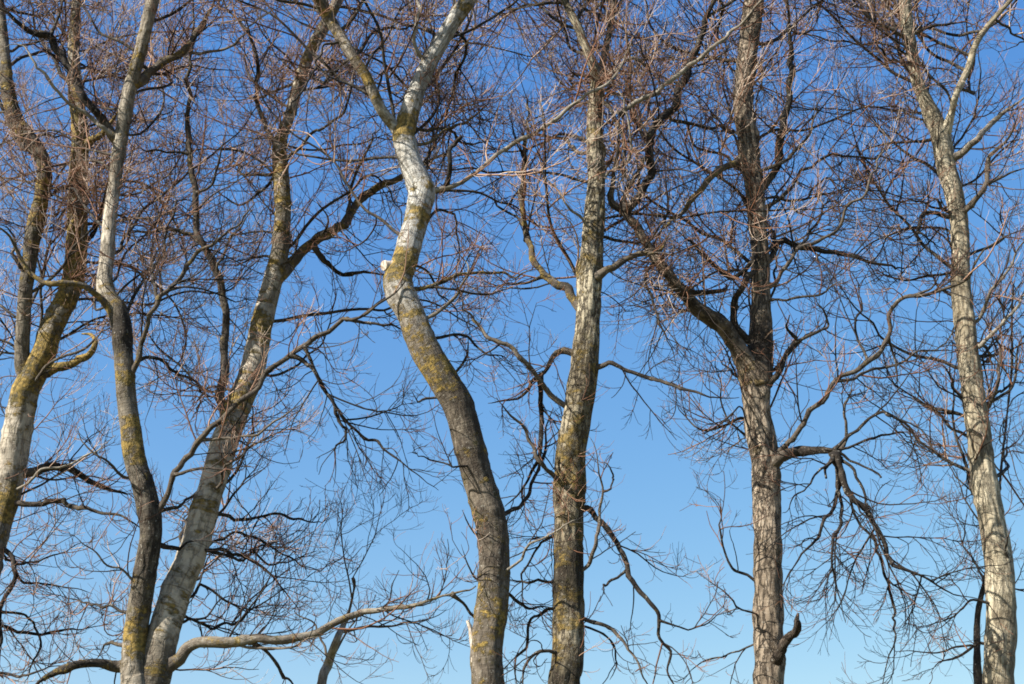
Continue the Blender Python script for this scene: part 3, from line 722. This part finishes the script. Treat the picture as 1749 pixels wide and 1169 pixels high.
def torn(t, path, pts, w, dY, name, label):
    """a strip of bare wood with a splintered upper end"""
    t.k += 1
    p = branch_path(path, pts, w, w * 0.7, dY, .8, .0, step=0.02, seed=t.k)
    Q0 = np.array([P3(u, v, path.Q[path.near(u, v), 1] + dY) for u, v in pts])
    C = [[*q, 0.5 * w * mpp(q) * k, .8, 0] for q, k in zip(Q0, (0.7, 1.0, 0.8, 0.35))]
    p = Path(catmull(C, 0.015))
    o = t._add(name, bark_tube(name, p, 14, wood_mat, t.base, t.seed + t.k, 'branch', (), 0.0, True, .35), None); o['label'] = label
cut_stub(t, s3, (688, 460), (655, 454), 17, 27, -0.08, 'cut_stub', 'pale cut end of a lost branch')
torn(t, s3, [(816, 1165), (812, 1125), (807, 1090), (799, 1060)], 15, -0.03, 'torn_wood', 'white torn strip of bare wood')
stub(t, s3, [(812, 830), (824, 818), (833, 808)], 24, 10, -0.07, bark_white, 'knob', 'ochre branch collar', lump=.3, lich=.9)
t.branch(s3, [(735, 325), (765, 318), (800, 299), (860, 252), (905, 220), (940, 196), (1000, 158), (1035, 135), (1070, 95), (1100, 40)], 8.5, 5, -.4, .8, .05, 2.6, .8, .0, .6, .55, label='pale straight branch rising to the right')
t.branch(s3, [(742, 330), (757, 315), (770, 280), (778, 252), (784, 232)], 11, 6, -.25, .08, .05, 0, label='dark broken snag')
t.branch(s3, [(738, 100), (722, 96), (713, 75), (714, 45), (722, 5), (728, -30)], 8, 5, -.2, .9, .0, 2, .6, ttone=.6)
b = t.branch(s3, [(700, 492), (740, 484), (780, 472), (830, 462), (880, 466), (930, 458)], 8, 4, .3, .25, .5, 4, .75, .2, .5, .35)
t.branch(b, [(735, 485), (775, 500), (830, 502), (890, 500)], 5, 3, .2, .15, .1, 3.5, .7, .2, parent=b.o)
b = t.branch(s3, [(728, 550), (745, 532), (770, 512), (786, 490), (796, 470), (792, 440)], 7, 3, -.2, .6, .2, 3, .6)
t.branch(s3, [(735, 575), (770, 578), (800, 590), (840, 610), (880, 628)], 6, 3, .4, .08, .1, 3.5, .7, .3, .5, .25)
t.branch(s3, [(770, 665), (785, 640), (795, 600), (800, 575)], 6, 3, .2, .35, .1, 2, .5)
t.branch(s3, [(750, 690), (735, 688), (712, 690), (698, 672)], 5, 3, -.2, .3, .1, 3, .6, .3)
t.branch(s3, [(815, 790), (780, 790), (740, 785), (700, 775)], 4, 2, -.4, .1, .1, 3, .7, .3, .5, .2)
t.branch(s3, [(850, 890), (875, 860), (910, 820), (935, 760), (945, 700)], 8, 4, .5, .15, .1, 3.5, .7, .2)
t.branch(s3, [(818, 950), (812, 910), (800, 880)], 5, 3, -.2, .12, .1, 5, .6, .2, ttone=.66)
t.branch(s3, [(855, 985), (880, 965), (920, 920), (960, 890), (1000, 870)], 5, 3, -.7, .7, .05, 3, .6, ttone=.6)
t.branch(s3, [(850, 1000), (880, 1035), (910, 1050), (945, 1038)], 7, 4, .4, .2, .2, 4, .6, .3)
t.branch(s3, [(820, 1005), (808, 985), (790, 960), (780, 930)], 4, 2, -.3, .5, .1, 6, .6, .1, ttone=.65)
t.branch(s3, [(715, 220), (760, 232), (800, 240), (850, 238)], 6, 3, .5, .15, .3, 4, .7)
t.branch(s3, [(705, 250), (730, 235), (770, 215), (820, 190), (860, 150)], 6, 3, .3, .45, .4, 3, .7)
t.branch(s3l, [(640, 165), (650, 130), (690, 120), (700, 160)], 4, 2, .3, .1, .1, 4, .7)
t.branch(s3l, [(600, 95), (640, 60), (690, 40), (740, 30)], 6, 3, .5, .2, .1, 4, .7)
t.branch(s3l, [(585, 70), (540, 110), (500, 180), (440, 260)], 5, 2, -.5, .2, .1, 3, .7)
t.sprouts(s3, (735, 105), (703, 182), 34, .5, .6, .3)
t.wild(s3, 7.6, 12.6, 25); t.wild(s3l, 8, 12.6, 19)
count += t.twigs()

# ================================================================== mossy straight tree
Y = 12.3
low = P3(966, 1169, Y)
t = Tree('bare_tree', 'straight mossy brown tree with cracked bark, just right of the white bent tree', (low[0], Y, 0), 404)
g = t.g
rows = [(965, 1185, 60, 0.19, 0.30), (968, 1140, 59, 0.21, 0.35), (970, 1087, 58, 0.72, 0.50), (971, 1020, 56, 0.15, 0.40), (971, 965, 55, 0.14, 0.35), (971, 915, 54, 0.62, 0.40), (971, 872, 54, 0.47, 0.40), (974, 820, 56, 0.72, 0.60), (976, 780, 54, 0.57, 0.40), (987, 697, 52, 0.62, 0.40), (997, 630, 51, 0.67, 0.45),
        (1001, 590, 46, 0.72, 0.30), (1004, 548, 43, 0.77, 0.20), (1006, 483, 45, 0.87, 0.30), (1009, 450, 44, 0.87, 0.60), (1012, 419, 42, 0.87, 0.40), (1016, 355, 37, 0.82, 0.20), (1019, 310, 31, 0.72, 0.30), (1019, 285, 30, 0.92, 0.15), (1016, 227, 29, 0.87, 0.45), (1017, 163, 25, 0.72, 0.50),
        (1019, 135, 22, 0.72, 0.30), (1004, 88, 15, 0.77, 0.20), (985, 42, 14, 0.72, 0.20), (965, 2, 13, 0.67, 0.20), (948, -40, 12, 0.62, 0.20)]
s4 = stem_path(rows, Y, 0.0, foot(966, 1230, Y, 62, low[0], Y, .35, .4), above=4.0, seed=7)
tr = t.stem(s4, bark_moss, 52, 'ridged', knotset(s4, 3.3, 11, 34, g, (0.008, 0.03), (0.025, 0.07), (0.2, 1.0)), lump=.09)
rows = [(1018, 150, 16, .5, .3), (1030, 105, 13, .45, .2), (1042, 50, 12, .45, .2), (1050, 0, 11, .4, .2), (1056, -50, 10, .4, .2)]
s4r = stem_path(rows, s4.Q[s4.near(1018, 150), 1], .4, above=4.0, seed=8)
t.stem(s4r, bark_moss, 20, 'ridged', (), name='stem')
stub(t, s4, [(972, 818), (974, 790), (983, 735), (992, 680), (999, 640)], 22, 12, -0.16, bark_moss, 'fused_limb', 'dead limb grown flat against the trunk', tone=.35, lich=.3)
#stub(t, s4, [(970, 880), (968, 868), (966, 858)], 50, 34, -0.06, bark_moss, 'burl', 'swollen dark knot', lump=.3, tone=.15, lich=.3)
b = t.branch(s4, [(1008, 480), (1030, 466), (1065, 447), (1100, 432), (1130, 424), (1150, 395)], 15, 6, -.3, .4, .3, 3, .7)
t.branch(s4, [(1005, 628), (1032, 624), (1056, 616), (1082, 630), (1110, 641), (1150, 660), (1185, 671), (1225, 677), (1262, 677)], 10, 4, -.4, .2, .15, 3.2, .75, .1, .4, .3, label='thin dark branch sagging across to the brown tree')
b = t.branch(s4, [(990, 606), (965, 603), (945, 607), (925, 634), (905, 655), (880, 672), (855, 682), (830, 690)], 11, 4, .3, .25, .3, 3.5, .7, .3)
t.branch(b, [(922, 640), (924, 670), (931, 720), (925, 765), (918, 800), (880, 850), (860, 870)], 9, 5, .2, .05, .05, 4, .7, .5, .5, .22, parent=b.o)
t.branch(s4, [(985, 702), (962, 690), (940, 670), (915, 646), (870, 603), (830, 576), (805, 545), (785, 510), (772, 470)], 11, 4, -.5, .55, .25, 3, .7, .1, .5, .4, label='slanting branch rising left toward the white tree')
t.branch(s4, [(975, 830), (958, 822), (930, 790), (900, 750), (875, 715), (855, 685)], 9, 4, -.5, .45, .2, 3, .7, .1)
b = t.branch(s4, [(1003, 545), (985, 520), (968, 495), (932, 472), (908, 425), (896, 385), (894, 300), (896, 232), (890, 170)], 16, 6, .3, .4, .4, 3.2, .8, .0, .6, .35)
t.branch(b, [(930, 470), (900, 480), (868, 492), (840, 500)], 6, 3, .2, .12, .1, 4, .7, .2, parent=b.o)
t.branch(b, [(898, 390), (875, 370), (855, 350), (838, 330)], 5, 3, .2, .1, .1, 3, .7, parent=b.o)
b = t.branch(s4, [(985, 880), (1005, 872), (1022, 892), (1046, 930), (1065, 985), (1100, 1030), (1125, 1058), (1130, 1095), (1146, 1110), (1136, 1140), (1152, 1170), (1160, 1200)], 11, 5, -.2, .08, .1, 2.8, .7, .4, .6, .25, label='dark crooked branch hanging right and down')
t.branch(b, [(1126, 1062), (1165, 1064), (1200, 1058), (1240, 1035)], 4, 2, .2, .1, .1, 4, .6, .2, parent=b.o)
t.branch(b, [(1062, 975), (1040, 1000), (1035, 1025)], 5, 3, -.2, .1, .1, 3, .5, .4, parent=b.o)
b = t.branch(s4, [(990, 990), (1008, 962), (1022, 920), (1030, 880), (1026, 830), (1018, 790), (1008, 750)], 8, 3, -.3, .55, .15, 2.5, .6, .1)
t.branch(b, [(1026, 840), (1046, 838), (1055, 820), (1045, 795), (1028, 790)], 4, 3, .1, .1, .1, 2, .5, parent=b.o)
t.branch(s4, [(985, 1050), (1010, 1065), (1050, 1093), (1085, 1130), (1105, 1180)], 7, 4, -.2, .4, .1, 3, .6, .3)
t.branch(s4, [(985, 1060), (1030, 1085), (1045, 1120), (1038, 1160)], 4, 3, .2, .1, .1, 3, .5, .4)
t.branch(s4, [(955, 980), (920, 992), (890, 990), (870, 992)], 6, 4, .3, .15, .1, 6, .7, .4, .5, .25)
t.branch(s4, [(955, 1040), (930, 1055), (900, 1080), (885, 1130), (890, 1190)], 6, 4, .4, .12, .1, 7, .7, .5, .5, .25)
t.branch(s4, [(955, 900), (925, 930), (900, 980), (885, 1040)], 5, 3, .5, .1, .1, 6, .7, .5, .5, .25)
t.branch(s4, [(960, 1120), (930, 1110), (905, 1140), (895, 1190)], 6, 4, -.3, .3, .1, 6, .7, .3, .5, .4)
t.branch(s4, [(1010, 262), (985, 255), (955, 240), (925, 232), (890, 228)], 8, 4, .4, .4, .3, 3.5, .7)
t.branch(s4, [(1022, 330), (1050, 290), (1068, 262), (1062, 200), (1045, 160)], 6, 3, -.4, .75, .05, 2.5, .6, ttone=.65)
t.branch(s4, [(1010, 400), (975, 350), (950, 310), (930, 285)], 5, 3, -.5, .8, .05, 3, .6, ttone=.65)
t.branch(s4, [(1019, 140), (1045, 118), (1080, 100), (1110, 118), (1150, 150)], 7, 4, -.4, .6, .1, 4, .7, ttone=.6)
b = t.branch(s4, [(1018, 165), (1040, 200), (1058, 240), (1062, 290), (1050, 330)], 8, 4, -.4, .3, .1, 4, .6, .4, .3, .6)
t.sprouts(s4, (1019, 135), (1016, 190), 60, .75, .6, .9)
t.sprouts(s4, (970, 900), (970, 860), 14, .45, .6, .3)
t.sprouts(s4, (968, 1140), (970, 1060), 22, .4, .6, .3)
t.wild(s4, 7.2, 12.6, 24, ttone=.66); t.wild(s4r, 9, 12.6, 13, ttone=.66)
count += t.twigs()

# ================================================================== brown tree with the big dark limb
Y = 12.6
low = P3(1315, 1169, Y)
t = Tree('bare_tree', 'brown cracked-bark tree with a thick dark limb bending up to the left', (low[0] + 0.05, Y, 0), 505)
g = t.g
rows = [(1315, 1185, 54, 0.59, 0.10), (1314, 1130, 55, 0.64, 0.10), (1312, 1050, 54, 0.66, 0.10), (1311, 961, 51, 0.64, 0.10), (1310, 872, 51, 0.66, 0.05), (1309, 800, 52, 0.66, 0.15), (1305, 770, 52, 0.64, 0.10), (1294, 717, 50, 0.79, 0.05), (1291, 675, 52, 0.84, 0.05), (1294, 640, 55, 0.14, 0.20), (1298, 597, 46, 0.14, 0.10),
        (1300, 539, 38, 0.64, 0.10), (1300, 481, 34, 0.69, 0.05), (1297, 423, 31, 0.69, 0.05), (1293, 365, 33, 0.69, 0.10), (1287, 308, 35, 0.64, 0.10), (1279, 250, 36, 0.64, 0.10), (1272, 195, 36, 0.64, 0.05), (1270, 150, 35, 0.64, 0.05), (1276, 90, 36, 0.69, 0.10), (1283, 40, 36, 0.69, 0.10), (1288, -5, 34, 0.64, 0.10), (1290, -40, 31, 0.64, 0.10)]
s5 = stem_path(rows, Y, 0.2, foot(1316, 1230, Y, 56, low[0] + 0.05, Y, .5, .1), above=4.5, seed=9)
tr = t.stem(s5, bark_brown, 52, 'ridged', knotset(s5, 3.2, 11, 56, g, (0.008, 0.03), (0.025, 0.07), (0.5, 1.2)), lump=.08)
lm = t.branch(s5, [(1300, 662), (1280, 630), (1262, 600), (1248, 574), (1228, 553), (1200, 534), (1172, 503), (1150, 480), (1128, 452), (1108, 424), (1085, 391), (1060, 363), (1040, 338), (1046, 300), (1056, 250), (1060, 200)], 48, 8, -.7, (.10, .36), .15, 3.4, .8, .2, .5, .5, material=bark_brown, wp=.42, label='thick dark limb curving up to the left')  # low first tone paints the shadow at the limb's base into its colour
lm2 = t.branch(lm, [(1062, 366), (1085, 346), (1104, 322), (1110, 290), (1116, 252), (1136, 200), (1160, 156), (1180, 110), (1200, 50), (1222, -10), (1240, -50)], 15, 12, -.2, .1, .05, 3.2, .8, .0, .6, .45, parent=lm.o, label='dark straight side limb rising to the top')
t.branch(lm, [(1175, 140), (1215, 88), (1262, 48), (1300, 8), (1330, -30)], 8, 5, -.3, .75, .05, 3, .7, parent=lm.o)
t.branch(lm, [(1105, 322), (1098, 270), (1080, 220), (1072, 150)], 9, 4, .3, .3, .1, 3.5, .7, ttone=.55, parent=lm.o)
t.branch(lm, [(1150, 482), (1190, 492), (1225, 492), (1240, 480)], 12, 6, .2, .25, .1, 5, .5, .8, .2, .5, parent=lm.o)
t.branch(lm, [(1118, 440), (1100, 470), (1110, 500), (1140, 560), (1150, 620)], 6, 3, -.3, .1, .05, 4, .7, .6, .4, .35, parent=lm.o)
t.branch(s5, [(1275, 590), (1260, 555), (1263, 505), (1271, 480), (1284, 440), (1282, 400), (1276, 350)], 13, 8, -.25, .2, .1, 3, .6)
t.branch(s5, [(1262, 268), (1246, 280), (1212, 308), (1182, 338), (1150, 368), (1120, 400)], 13, 7, -.4, .5, .45, 3.2, .7, .2, .5, .45, label='branch sloping down left with a yellow lichen knot')
t.branch(s5, [(1280, 440), (1245, 470), (1200, 440), (1170, 405), (1150, 380)], 10, 4, -.5, .2, .1, 4, .7, .3, .4, .5)
# right side
hang = t.branch(s5, [(1318, 800), (1338, 782), (1366, 769), (1400, 770), (1424, 780), (1432, 792)], 20, 15, -.4, (.12, .03), .0, 2, .6, .2, .5, .25, label='stout dark limb bending down at its end')
cl = t.branch(hang, [(1424, 780), (1430, 800), (1432, 825), (1442, 845), (1475, 872), (1500, 905), (1514, 940), (1525, 970), (1545, 985), (1575, 992), (1620, 1008), (1690, 1030)], 13, 2.5, -.3, .03, .0, 3.0, .75, .4, .5, .2, parent=hang.o, label='black drooping branch')
t.branch(hang, [(1430, 800), (1424, 840), (1410, 870), (1394, 900), (1375, 940), (1355, 985), (1340, 1020)], 8, 3, -.4, .03, .0, 3.0, .7, .7, .4, .2, parent=hang.o)
t.branch(hang, [(1436, 835), (1434, 880), (1425, 915), (1422, 960), (1425, 1000), (1412, 1060)], 7, 3, -.6, .03, .0, 3.0, .7, .7, .4, .2, parent=hang.o)
t.branch(hang, [(1425, 785), (1400, 808), (1380, 830), (1350, 862), (1335, 880)], 5, 2, -.5, .03, .0, 3.0, .7, .6, .4, .2, parent=hang.o)
t.branch(hang, [(1432, 790), (1455, 805), (1475, 860), (1490, 890)], 6, 3, -.2, .03, .0, 3.0, .7, .5, .4, .2, parent=hang.o)
t.branch(hang, [(1400, 772), (1420, 770), (1460, 790), (1512, 814)], 6, 3, -.3, .04, .0, 0, parent=hang.o)
t.branch(hang, [(1422, 782), (1412, 800), (1412, 822)], 8, 4, -.2, .03, .0, 0, parent=hang.o)
t.branch(hang, [(1524, 968), (1524, 1010), (1526, 1060), (1520, 1110), (1502, 1180)], 5, 4, -.2, .04, .0, 3.0, .7, .5, .4, .25, parent=hang.o)
t.branch(hang, [(1430, 778), (1438, 750), (1446, 722), (1450, 690), (1455, 650)], 8, 3, .2, .4, .1, 3, .6, .1, parent=hang.o)
t.branch(hang, [(1448, 720), (1480, 712), (1512, 712), (1550, 728), (1580, 765), (1600, 790)], 6, 3, -.3, .05, .0, 3.0, .75, .3, .4, .2, parent=hang.o)
t.branch(hang, [(1448, 722), (1500, 742), (1550, 750), (1590, 748)], 5, 2.5, .3, .05, .0, 3, .7, .3, .4, .2, parent=hang.o)
rs = t.branch(s5, [(1322, 790), (1340, 765), (1365, 730), (1400, 690), (1430, 652), (1480, 606), (1512, 574), (1520, 545), (1540, 512), (1572, 505), (1622, 495), (1652, 478), (1662, 442), (1700, 412), (1755, 386)], 9.5, 5, -1.0, .42, .15, 2.8, .75, .1, .6, .35, label='long slanting branch crossing in front of the rightmost tree')
t.branch(rs, [(1428, 652), (1460, 648), (1500, 640), (1535, 628), (1580, 606), (1620, 600)], 6, 3, .3, .35, .1, 3.5, .75, .2, .5, .3, parent=rs.o)
t.branch(rs, [(1512, 572), (1530, 600), (1525, 640), (1505, 665)], 5, 2, .3, .08, .0, 4, .7, .3, .4, .25, parent=rs.o)
t.branch(rs, [(1478, 608), (1468, 570), (1470, 520), (1450, 470)], 5, 3, .2, .1, .05, 4, .7, parent=rs.o)
t.branch(rs, [(1560, 504), (1590, 488), (1612, 468)], 5, 3, -.1, .2, .05, 4, .6, parent=rs.o)
b = t.branch(s5, [(1310, 672), (1326, 645), (1342, 618), (1356, 588), (1348, 572), (1352, 552)], 11, 6, -.4, .12, .05, 1.5, .5, label='short crooked dark branch')
t.branch(b, [(1354, 588), (1375, 580), (1402, 570), (1412, 556), (1408, 530), (1390, 500)], 6, 3, -.1, .4, .2, 3.5, .6, .1, parent=b.o)
b = t.branch(s5, [(1305, 455), (1325, 425), (1336, 413), (1370, 424), (1420, 432), (1470, 438), (1515, 448), (1560, 452)], 12, 5, .3, .08, .05, 4, .75, .2, .5, .4)
b = t.branch(s5, [(1310, 500), (1330, 480), (1372, 440), (1400, 415), (1440, 370), (1470, 332), (1492, 295), (1512, 250), (1520, 215)], 7, 4, -.5, .5, .15, 3.2, .75)
t.branch(b, [(1375, 438), (1385, 395), (1410, 360), (1440, 330)], 5, 3, .3, .15, .05, 4, .7, parent=b.o)
t.branch(s5, [(1312, 515), (1360, 514), (1400, 502), (1450, 480)], 5, 3, -.4, .35, .05, 3.5, .7)
t.branch(s5, [(1300, 330), (1318, 290), (1330, 225), (1344, 165), (1352, 112), (1342, 40), (1346, -20)], 14, 9, -.3, .06, .05, 3.4, .8, .0, .6, .45, label='dark upright branch beside the trunk')
t.branch(s5, [(1298, 360), (1340, 330), (1370, 300), (1420, 275), (1500, 282), (1560, 280)], 7, 3, .3, .2, .05, 4, .75)
t.branch(s5, [(1290, 300), (1320, 280), (1350, 260), (1385, 220), (1400, 160)], 7, 3, -.5, .4, .05, 4, .7, ttone=.55)
t.branch(s5, [(1310, 790), (1285, 760), (1272, 720), (1262, 700), (1225, 720), (1180, 740)], 4, 2, -.4, .1, .0, 3, .6, .5, .3, .2)
t.branch(s5, [(1300, 1010), (1275, 985), (1245, 950), (1235, 900), (1232, 850)], 6, 3, -.3, .12, .0, 4, .6, .1, .5, .3)
t.branch(s5, [(1300, 1080), (1270, 1045), (1235, 1015), (1190, 970)], 5, 2, -.4, .3, .0, 4, .6, .1, .5, .4)
t.branch(s5, [(1300, 1090), (1260, 1110), (1210, 1130), (1160, 1160)], 4, 2, .4, .2, .0, 3, .6, .1, .5, .4)
stub(t, s5, [(1318, 1140), (1336, 1112), (1350, 1092), (1359, 1070), (1360, 1050)], 22, 13, -0.45, bark_brown, 'broken_stub', 'short broken stub bent upward', lump=.3, tone=.08, lich=.0)
#stub(t, s5, [(1282, 280), (1262, 272), (1250, 272)], 30, 16, -0.1, bark_brown, 'knob', 'collar under the left branch', tone=.5, lich=.3)
t.sprouts(s5, (1279, 250), (1293, 380), 44, .55, .6, .5)
t.sprouts(s5, (1270, 150), (1283, 40), 22, .55, .62, .3)
t.sprouts(lm, (1150, 480), (1100, 415), 46, .7, .62, .8)
t.sprouts(lm, (1230, 553), (1060, 363), 40, 1.0, .25, 1.0)
t.sprouts(lm, (1200, 535), (1110, 425), 30, .9, .85, .9)
t.sprouts(lm2, (1104, 322), (1180, 110), 9, .7, .6, .5)
t.sprouts(s5, (1291, 660), (1300, 560), 14, .5, .75, .4)
t.wild(s5, 7.0, 12.6, 22, ttone=.66); t.wild(lm2, 8.5, 12.6, 6, ttone=.66); t.wild(s5, 5.8, 7.2, 7, length=(1.2, 2.0))
count += t.twigs()

# ================================================================== tan tree at the right
Y = 13.0
low = P3(1708, 1169, Y)
t = Tree('bare_tree', 'pale tan tree leaning left along the right edge of the picture', (low[0] + 0.25, Y, 0), 606)
g = t.g
rows = [(1708, 1185, 56, .72, .1), (1710, 1080, 55, .75, .1), (1709, 980, 52, .78, .1), (1695, 900, 46, .8, .1), (1686, 850, 45, .75, .1), (1678, 800, 44, .72, .1), (1672, 745, 44, .6, .1), (1663, 680, 42, .65, .1), (1655, 615, 39, .72, .1), (1648, 550, 38, .65, .1), (1641, 485, 35, .6, .1), (1641, 420, 33, .6, .1),
        (1638, 380, 32, .65, .1), (1631, 341, 32, .7, .1), (1617, 287, 34, .8, .1), (1606, 233, 34, .75, .1), (1592, 198, 29, .75, .15), (1576, 162, 24, .7, .2), (1563, 126, 22, .9, .1), (1556, 80, 22, .75, .2), (1550, 40, 21, .8, .1), (1545, 0, 21, .8, .1), (1540, -40, 19, .7, .1)]
s6 = stem_path(rows, Y, 0.1, foot(1712, 1230, Y, 58, low[0] + 0.25, Y, .7, .1), above=4.0, seed=10)
tr = t.stem(s6, bark_tan, 48, 'ridged', knotset(s6, 3.2, 11, 60, g, (0.006, 0.02), (0.018, 0.04), (0.6, 1.2)), lump=.05)
rows = [(1608, 245, 24, .75, .1), (1619, 215, 17, .75, .1), (1626, 190, 12, .7, .05), (1633, 162, 11, .75, .05), (1653, 118, 11, .7, .2), (1667, 75, 11, .55, .2), (1691, 40, 9, .55, .1), (1725, 2, 7, .5, .1), (1750, -30, 8, .5, .1)]
s6r = stem_path(rows, s6.Q[s6.near(1608, 245), 1], -.3, above=3.5, seed=12)
t.stem(s6r, bark_tan, 24, 'smooth', (), name='stem', label='slimmer pale stem of the upper fork')
b = t.branch(s6, [(1612, 282), (1630, 268), (1660, 241), (1700, 206), (1755, 165)], 13, 6, -.3, .7, .1, 3.5, .75)
b = t.branch(s6, [(1640, 375), (1660, 352), (1685, 330), (1692, 300), (1705, 255), (1750, 195)], 10, 6, -.5, .5, .1, 3.5, .75)
t.branch(b, [(1690, 318), (1720, 305), (1760, 295)], 5, 3, -.1, .2, .05, 4, .7, parent=b.o)
t.branch(s6, [(1628, 372), (1600, 374), (1578, 384), (1570, 410), (1590, 425), (1600, 430)], 9, 4, -.3, .08, .05, 4.5, .7)
t.branch(s6, [(1636, 372), (1610, 345), (1585, 325), (1578, 305)], 6, 3, -.3, .1, .05, 4, .7)
t.branch(s6, [(1560, 60), (1590, 50), (1630, 48), (1665, 42)], 7, 3, -.1, .1, .05, 4, .7)
t.branch(s6, [(1556, 80), (1520, 45), (1480, 20), (1440, 5)], 7, 4, -.3, .4, .05, 4, .7)
t.branch(s6, [(1566, 135), (1540, 110), (1510, 95), (1490, 60)], 5, 3, -.4, .15, .05, 4, .7)
t.branch(s6, [(1600, 240), (1560, 246), (1500, 246), (1450, 250)], 6, 3, .3, .1, .05, 4.5, .75)
t.branch(s6, [(1630, 345), (1600, 360), (1560, 340), (1520, 350)], 5, 3, .4, .12, .05, 4.5, .75)
t.branch(s6, [(1652, 590), (1675, 590), (1705, 558), (1735, 530), (1760, 500)], 9, 5, -.4, .8, .05, 4, .7)
t.branch(s6, [(1650, 555), (1668, 545), (1692, 490), (1722, 442), (1756, 395)], 7, 4, -.4, .6, .05, 3.5, .7)
t.branch(s6, [(1670, 700), (1690, 690), (1700, 650), (1705, 610), (1700, 570)], 8, 4, -.3, .35, .05, 5.5, .7)
t.branch(s6, [(1672, 695), (1700, 668), (1730, 652), (1770, 640)], 6, 3, .4, .12, .05, 4, .75, .1, .5, .3)
t.branch(s6, [(1660, 610), (1700, 610), (1740, 585), (1780, 570)], 6, 3, .6, .1, .05, 4, .75, .1, .5, .3)
t.branch(s6, [(1660, 690), (1635, 665), (1610, 630), (1600, 615)], 5, 3, -.4, .2, .05, 4, .7)
t.branch(s6, [(1664, 700), (1635, 680), (1600, 650), (1565, 610)], 4, 2, -.2, .12, .05, 4, .7)
t.branch(s6, [(1690, 860), (1655, 840), (1630, 810), (1610, 770)], 4, 2, .3, .15, .05, 3, .7, .1)
b = t.branch(s6, [(1700, 1035), (1660, 1030), (1620, 1050), (1560, 1075)], 5, 2, -.4, .2, .05, 5, .7, .2, .5, .4)
b = t.branch(s6, [(1700, 1100), (1660, 1090), (1610, 1120), (1580, 1150)], 6, 3, .4, .15, .05, 5, .7, .3, .5, .35)
t.branch(s6, [(1728, 990), (1722, 985), (1720, 955), (1728, 900)], 7, 3, -.25, .3, .05, 3, .5, label='thin shoot rising from a scar')
t.branch(s6, [(1640, 460), (1620, 440), (1600, 400), (1540, 380)], 5, 2, .4, .1, .05, 5, .75)
t.wild(s6, 7.0, 12.6, 25); t.wild(s6r, 8.5, 12.6, 16); t.wild(s6, 5.6, 7.0, 8, length=(1.0, 2.0))
count += t.twigs()

# ================================================================== lesser trees behind
def slim(name, label, rows, Y, seed, dY=0, above=2.0, dens=4, wildn=8, z=(3, 14), tone=.2, mat=bark_branch, ln=(0.9, 2.0)):
    global count
    u, v = rows[0][:2]
    lowp = P3(u, v, Y)
    t = Tree(name, label, (lowp[0], Y, 0), seed)
    s = stem_path(rows, Y, dY, foot(u, v + 60, Y, rows[0][2], lowp[0], Y, tone, .1), above=above, seed=seed)
    t.stem(s, mat, 20, 'smooth', knotset(s, 2, 12, 12, t.g), lump=.1)
    t.wild(s, z[0], z[1], wildn, length=ln, ttone=.35, tone=tone)
    count += t.twigs()
    return t, s
slim('bare_sapling', 'slender dark trunk half hidden behind the rightmost pale tree',
     [(1672, 1180, 15, .1, .0), (1669, 1110, 12, .1, .0), (1670, 1050, 10, .1, .0), (1684, 980, 6, .1, .0), (1702, 880, 5, .1, .0), (1712, 780, 4, .1, .0), (1722, 690, 3, .1, 0)], 16.5, 707, above=1.5, wildn=12, z=(5, 9.5))
slim('bare_sapling', 'small grey trunk rising behind the long low branch at the bottom left',
     [(548, 1185, 17, .9, .1), (560, 1135, 15, .9, .1), (574, 1095, 13, .9, .1), (586, 1070, 10, .8, .1), (596, 1045, 5, .4, .1), (604, 1010, 3, .4, .0)], 15.5, 808, above=0.15, wildn=5, z=(4.4, 7), tone=.3, ln=(0.7, 1.5))
print('twigs', count, 'objects', len(bpy.data.objects), 'tris', sum(len(m.loops) - 2 * len(m.polygons) for m in bpy.data.meshes))
